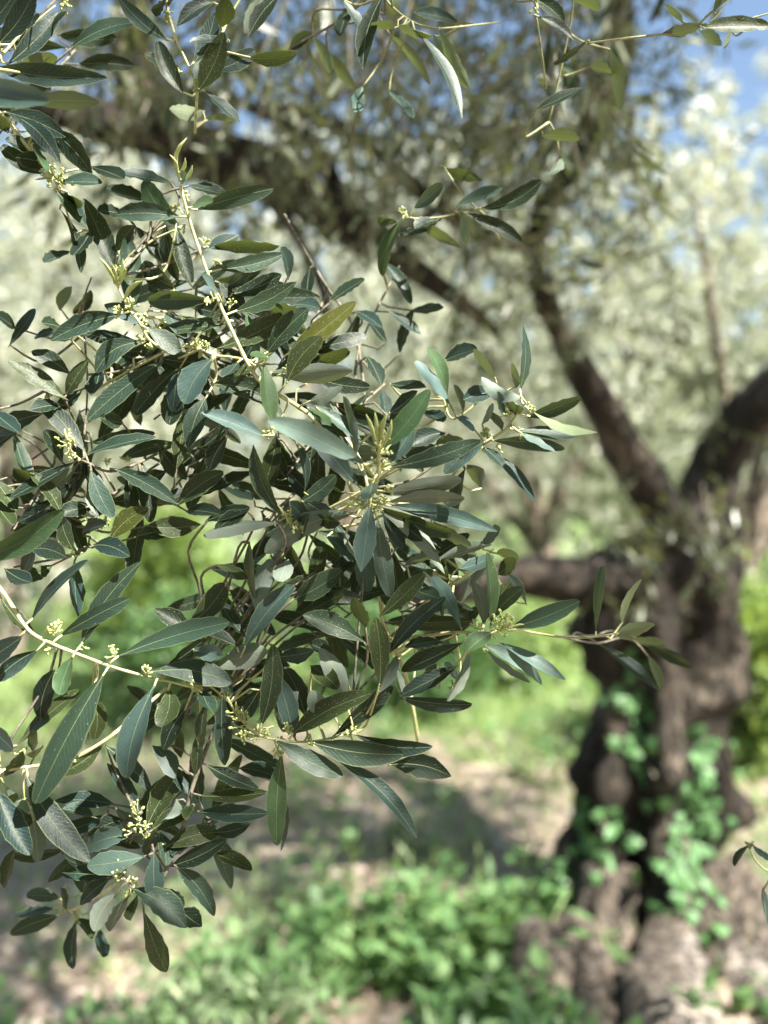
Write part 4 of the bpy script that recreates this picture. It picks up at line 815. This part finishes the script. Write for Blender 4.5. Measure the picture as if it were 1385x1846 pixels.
spray('half blurred sprig above right of centre, a pale green leaf hanging straight down from it',
 [([(900, 430, 13), (862, 378, 8), (805, 390, 8), (760, 394, 7.5), (726, 391, 7)], 5, 3.5), ([(862, 378, 8), (830, 345, 8), (800, 300, 9)], 4, 3)],
 [(727, 393, 686, 496, 27, 6.5, 'g', 4), (745, 376, 799, 333, 27, 7, 'm', 4), (796, 396, 718, 425, 17, 8, 'd'), (748, 397, 833, 448, 22, 7, 'y', -5), (822, 370, 906, 339, 24, 7, 'b', 3), (862, 377, 976, 324, 34, 6, 'D', 12), (838, 384, 941, 433, 27, 6.5, 'd', -5), (800, 303, 872, 327, 24, 10, 's'), (720, 398, 684, 388, 18, 8, 'd'), (830, 390, 850, 440, 22, 9, 'y'), (790, 395, 745, 412, 20, 8, 'd')],
 [(727, 390, 7, 12, (0, -1), 5)], seed=20, stem_mat=M_STEM2)

spray('dark drooping sprig at the top centre with a yellow-green leaf lit from behind',
 [([(690, -40, 4), (697, 0, 4), (734, 34, 4), (764, 47, 4.2), (800, 51, 4.5), (900, 40, 8)], 4, 3.5)],
 [(509, -14, 447, 64, 31, 2, 'd', 6), (692, -12, 655, 127, 38, 1.6, 'd', 12), (617, -4, 666, 64, 19, 3, 's', -5), (712, 52, 675, 38, 24, 3, 'y', 4), (715, 48, 757, 71, 15, 3.5, 'y'), (745, 50, 832, 216, 22, 3, 's', -16), (790, 52, 846, 158, 26, 4, 'y', -6), (828, 41, 745, 22, 25, 8, 's'), (726, 55, 780, 62, 14, 4, 'd'), (640, 0, 610, 60, 22, 9, 'd'), (700, 164, 742, 212, 18, 9, 's'), (655, 154, 640, 200, 28, 8, 'b'), (480, -10, 440, 60, 24, 10, 'u'), (700, 60, 780, 150, 20, 10, 'y'), (560, 60, 600, 130, 24, 12, 'y'), (590, 90, 640, 160, 24, 12, 'y'), (520, 90, 560, 60, 24, 12, 's'), (780, 60, 800, 130, 18, 8, 'u')],
 (), seed=21, stem_mat=M_STEM2)

spray('sparse sprig at the top right of centre with small dark leaves',
 [([(1250, 58, 4), (1165, 65, 3), (1105, 72, 2.6), (1060, 78, 2.4)], 4.5, 3.5), ([(980, -40, 4), (966, 20, 4), (970, 50, 4.5), (985, 160, 8)], 4, 4), ([(1034, 0, 5), (1025, 60, 6), (990, 220, 8)], 3.5, 4)],
 [(966, -2, 1016, 36, 26, 3, 'D', -5), (972, 30, 1035, 72, 18, 3, 's', -3), (1060, 72, 998, 114, 13, 2, 'd', 4), (963, 200, 1050, 153, 21, 3, 'd', 4), (1022, -4, 1086, 14, 26, 4, 'y'), (920, 0, 975, -20, 20, 5, 'y'), (1100, 85, 1120, 200, 24, 8, 'y', 6), (1060, 120, 1105, 130, 22, 9, 'y'), (975, 245, 1045, 252, 24, 8, 'y', 4), (1010, 280, 990, 320, 24, 9, 'u')],
 [(964, 12, 4, 12, (-.4, 1), 5)], seed=22, stem_mat=M_STEM2)

spray('olive-coloured sprig against the blue sky in the top right corner',
 [([(1400, 20, 3), (1320, 42, 3), (1268, 46, 3)], 3, 2.5), ([(1340, -40, 3), (1300, 20, 3), (1280, 40, 3)], 2.5, 2)],
 [(1272, 43, 1194, 62, 24, 2.6, 'u', 4), (1264, 50, 1392, 46, 29, 2.4, 'o', -5), (1232, 42, 1200, 4, 13, 3.5, 'u'), (1262, 56, 1300, 80, 22, 8, 'u'), (1286, 26, 1310, -12, 12, 4, 'd'), (1320, 55, 1306, 84, 12, 6, 'u')],
 (), seed=23, stem_mat=M_STEM2)

spray('two blurred dark leaves of a sprig at the right edge beside the trunk foot',
 [([(1420, 1590, 8), (1370, 1560, 8), (1352, 1530, 8)], 4, 3)],
 [(1352, 1522, 1325, 1562, 13, 6, 'd'), (1356, 1522, 1392, 1552, 13, 6, 's'), (1375, 1600, 1384, 1665, 18, 10, 's')],
 (), seed=24, stem_mat=M_STEM2)

# shaded inner leaves that close the dense parts of the branches
def filler(label, spots, seed, n, d=(3.5, 9)):
    rnd = random.Random(seed); lv = []
    for i in range(int(n * .85)):
        x, y, rx, ry = spots[i % len(spots)]
        a = rnd.uniform(0, 6.28); q = math.sqrt(rnd.random())
        bx = x + math.cos(a) * rx * q; by = y + math.sin(a) * ry * q; dr = rnd.gauss(.9, 1.3)
        ln = rnd.uniform(95, 140)
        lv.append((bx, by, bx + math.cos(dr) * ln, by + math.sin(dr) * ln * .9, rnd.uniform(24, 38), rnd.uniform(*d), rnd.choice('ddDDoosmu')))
    st = []
    for x, y, rx, ry in spots: st.append(([(x + rx * .6, y - ry * .8, d[1]), (x, y, (d[0] + d[1]) / 2), (x - rx * .6, y + ry * .8, d[0])], 5, 3.5))
    return spray(label, st, lv, (), seed, stem_mat=M_TWIG, links=True, group='shaded inner olive sprays')
filler('shaded inner leaves deep behind the tall upright spray', [(300, 520, 130, 110), (420, 610, 110, 90), (250, 640, 90, 70), (350, 700, 120, 70), (470, 560, 60, 70)], 31, 62)
filler('shaded inner leaves behind the starry spray in the centre', [(560, 800, 70, 70), (640, 740, 90, 60), (520, 900, 80, 50), (740, 960, 70, 60), (600, 1010, 120, 60)], 32, 56)
filler('shaded inner leaves behind the lower middle fan of leaves', [(480, 1080, 110, 60), (600, 1130, 90, 50), (440, 1200, 80, 70), (730, 1120, 70, 60), (330, 1290, 60, 60)], 33, 46)
filler('shaded inner leaves at the left edge of the branch mass', [(130, 780, 120, 60), (250, 860, 120, 60), (60, 900, 60, 70), (330, 860, 70, 60)], 34, 34, (2.5, 7))
filler('shaded inner leaves behind the lowest spray at the bottom left', [(280, 1470, 90, 60), (360, 1500, 60, 50), (160, 1500, 60, 40)], 35, 16, (2.5, 5))
filler('dim leaves in the upper left behind the dark edge spray', [(60, 40, 80, 60), (30, 200, 60, 60), (100, 130, 60, 50)], 36, 14, (4, 10))

# leaves of the old tree's own hanging twigs, a metre or two away (the largest single leaves; the rest of its crown is joined foliage)
def hanging(boxes, seed, single=True):
    rnd = random.Random(seed); NL = 0; bm = bmesh.new(); tj = MB()
    for (x0, x1, y0, y1), (d0, d1), n in boxes:
        for _ in range(n):
            x = rnd.uniform(x0, x1); y = rnd.uniform(y0, y1); D = rnd.uniform(d0, d1)
            p = at(x, y, D); dr = Vector((rnd.gauss(-.25, .5), rnd.gauss(0, .4), rnd.gauss(-.9, .35))).normalized(); ln = rnd.uniform(.12, .24)
            P = [p + dr * ln * t / 5 + Vector((0, 0, -.03 * (t / 5) ** 2)) for t in range(6)]
            R = Vector(old.location)
            t_ = MB() if single else tj; t_.tube([q - R for q in [P[0] - dr * .05 + Vector((0, .02, .05))] + P], [.0022, .002, .0018, .0016, .0014, .0011, .0007], 5)
            if single: o = link('twig', t_.mesh('twig'), M_TWIG); o.parent = old
            m = rnd.randint(7, 10)
            for i in range(m):
                q = P[min(5, int(i / m * 6))].lerp(P[min(5, int(i / m * 6) + 1)], (i / m * 6) % 1)
                r = Vector((rnd.gauss(0, 1), rnd.gauss(0, .6), rnd.gauss(0, 1))); r = (r - dr * r.dot(dr)).normalized()
                ax = (dr * .75 + r * .75 + Vector((0, 0, -.25))).normalized(); L_ = rnd.uniform(.04, .062)
                nn = Vector((rnd.gauss(0, .5), rnd.gauss(0, .5), 1)); me = leaf_mesh(q - R, q + ax * L_ - R, rnd.uniform(.0095, .0135), nn, 0, rnd.uniform(-.08, .1), rnd, False)
                if not single: bm.from_mesh(me); bpy.data.meshes.remove(me); NL += 1; continue
                o = bpy.data.objects.new('leaf', me); C.objects.link(o); me.materials.append(M_LEAF); o.parent = old
                me.polygons.foreach_set('use_smooth', [True] * len(me.polygons))
                j = rnd.uniform(.7, 1.3); o.color = (j * 1.6, j * 1.45, j * 1.1, .1); NL += 1
    if not single:
        me = bpy.data.meshes.new('foliage'); bm.to_mesh(me); me.materials.append(M_LEAF)
        o = link('foliage', me, None); o.parent = old; o['kind'] = 'stuff'; o.color = (1.5, 1.35, 1.0, .1)
        o = link('twigs', tj.mesh('twigs'), M_TWIG); o.parent = old; o['kind'] = 'stuff'
    bm.free(); return NL
import bmesh
NH = hanging([((400, 1100, -120, 130), (1.0, 1.7), 15), ((560, 1100, 0, 330), (1.2, 1.9), 8), ((980, 1110, -80, 130), (1.0, 1.5), 4), ((1150, 1380, -160, -60), (.9, 1.4), 2), ((150, 420, -120, 80), (1.1, 1.6), 3), ((1160, 1280, 900, 990), (2.2, 2.5), 3)], 91)
hanging([((380, 1110, -120, 300), (1.3, 2.1), 48), ((480, 980, 150, 430), (1.4, 2.2), 26), ((120, 500, -60, 260), (1.4, 2.0), 16), ((980, 1120, -80, 260), (1.3, 2.0), 14), ((900, 1380, 480, 640), (2.4, 3.2), 16)], 92, False)

# ---------------------------------------------------------------- ivy on the trunk
M_IVY = plain_material("ivy_leaf", (0.06, 0.15, 0.05), (0.12, 0.25, 0.09), 0.5, 40, .2, (.2, .4, .05))
trunk_bvh = None
from mathutils.bvhtree import BVHTree
tm = trunk.data; mw = Matrix.Translation(Vector((0, 0, 0)))
trunk_bvh = BVHTree.FromPolygons([v.co[:] for v in tm.vertices], [tuple(p.vertices) for p in tm.polygons])
def ivy_mesh():
    pts = [(0, 0), (.28, -.12), (.5, .12), (.34, .36), (.36, .62), (.12, .62), (0, 1.0), (-.12, .62), (-.36, .62), (-.34, .36), (-.5, .12), (-.28, -.12)]
    vs = [(0, .35, .06)] + [(x, y, -.06 * (abs(x) * 2) ** 2 - .05 * y) for x, y in pts]
    fs = [(0, i + 1, (i + 1) % 12 + 1) for i in range(12)]
    me = bpy.data.meshes.new('leaf'); me.from_pydata(vs, [], fs); me.update(); me.materials.append(M_IVY); return me
IV = ivy_mesh()
def ivy(label, px, seed, n, size=(.035, .06), spread=38):
    rnd = random.Random(seed); e = None; mb = MB(); P = []
    for x, y in smooth_path(px, 8):
        o = Vector((0, 0, CAM_Z)); d = (at(x, y, 3) - o).normalized(); hit = trunk_bvh.ray_cast(o, d, 8)
        if hit[0] is None: continue
        P.append((hit[0] - d * .012, x, y))
    e = empty('ivy', P[0][0]); tag(e, label, 'ivy', 'ivy vines climbing the old trunk')
    mb.tube([p[0] for p in P], .006, 5); mb.build('vine', M_TWIG, e)
    for i in range(n):
        _, x, y = rnd.choice(P); x += rnd.gauss(0, spread); y += rnd.gauss(0, 22)
        o = Vector((0, 0, CAM_Z)); d = (at(x, y, 3) - o).normalized(); hit = trunk_bvh.ray_cast(o, d, 8)
        if hit[0] is None: continue
        q = hit[0] + hit[1] * rnd.uniform(.01, .05)
        l = bpy.data.objects.new('leaf', IV); C.objects.link(l); l.parent = e
        nrm = (hit[1] + Vector((rnd.gauss(0, .35), rnd.gauss(0, .35) - .3, rnd.gauss(.25, .35)))).normalized()
        rot = nrm.to_track_quat('Z', 'Y').to_matrix().to_4x4() @ Matrix.Rotation(rnd.uniform(-2.6, -.5) + math.pi, 4, 'Z')
        s = rnd.uniform(*size); l.matrix_local = Matrix.Translation(q - Vector(e.location)) @ rot @ Matrix.Scale(s, 4)
ivy('thick ivy running down the right side of the old trunk', [(1270, 1330), (1262, 1430), (1235, 1520), (1240, 1620), (1235, 1700), (1245, 1780), (1235, 1830)], 3, 190, spread=32)
ivy('dark ivy climbing the shaded upper left of the old trunk', [(1140, 1190), (1155, 1260), (1150, 1330), (1180, 1400)], 5, 34, spread=26)
ivy('small ivy at the foot of the left side of the old trunk', [(1090, 1480), (1060, 1550), (1010, 1640), (985, 1730), (975, 1800)], 6, 60, spread=28)
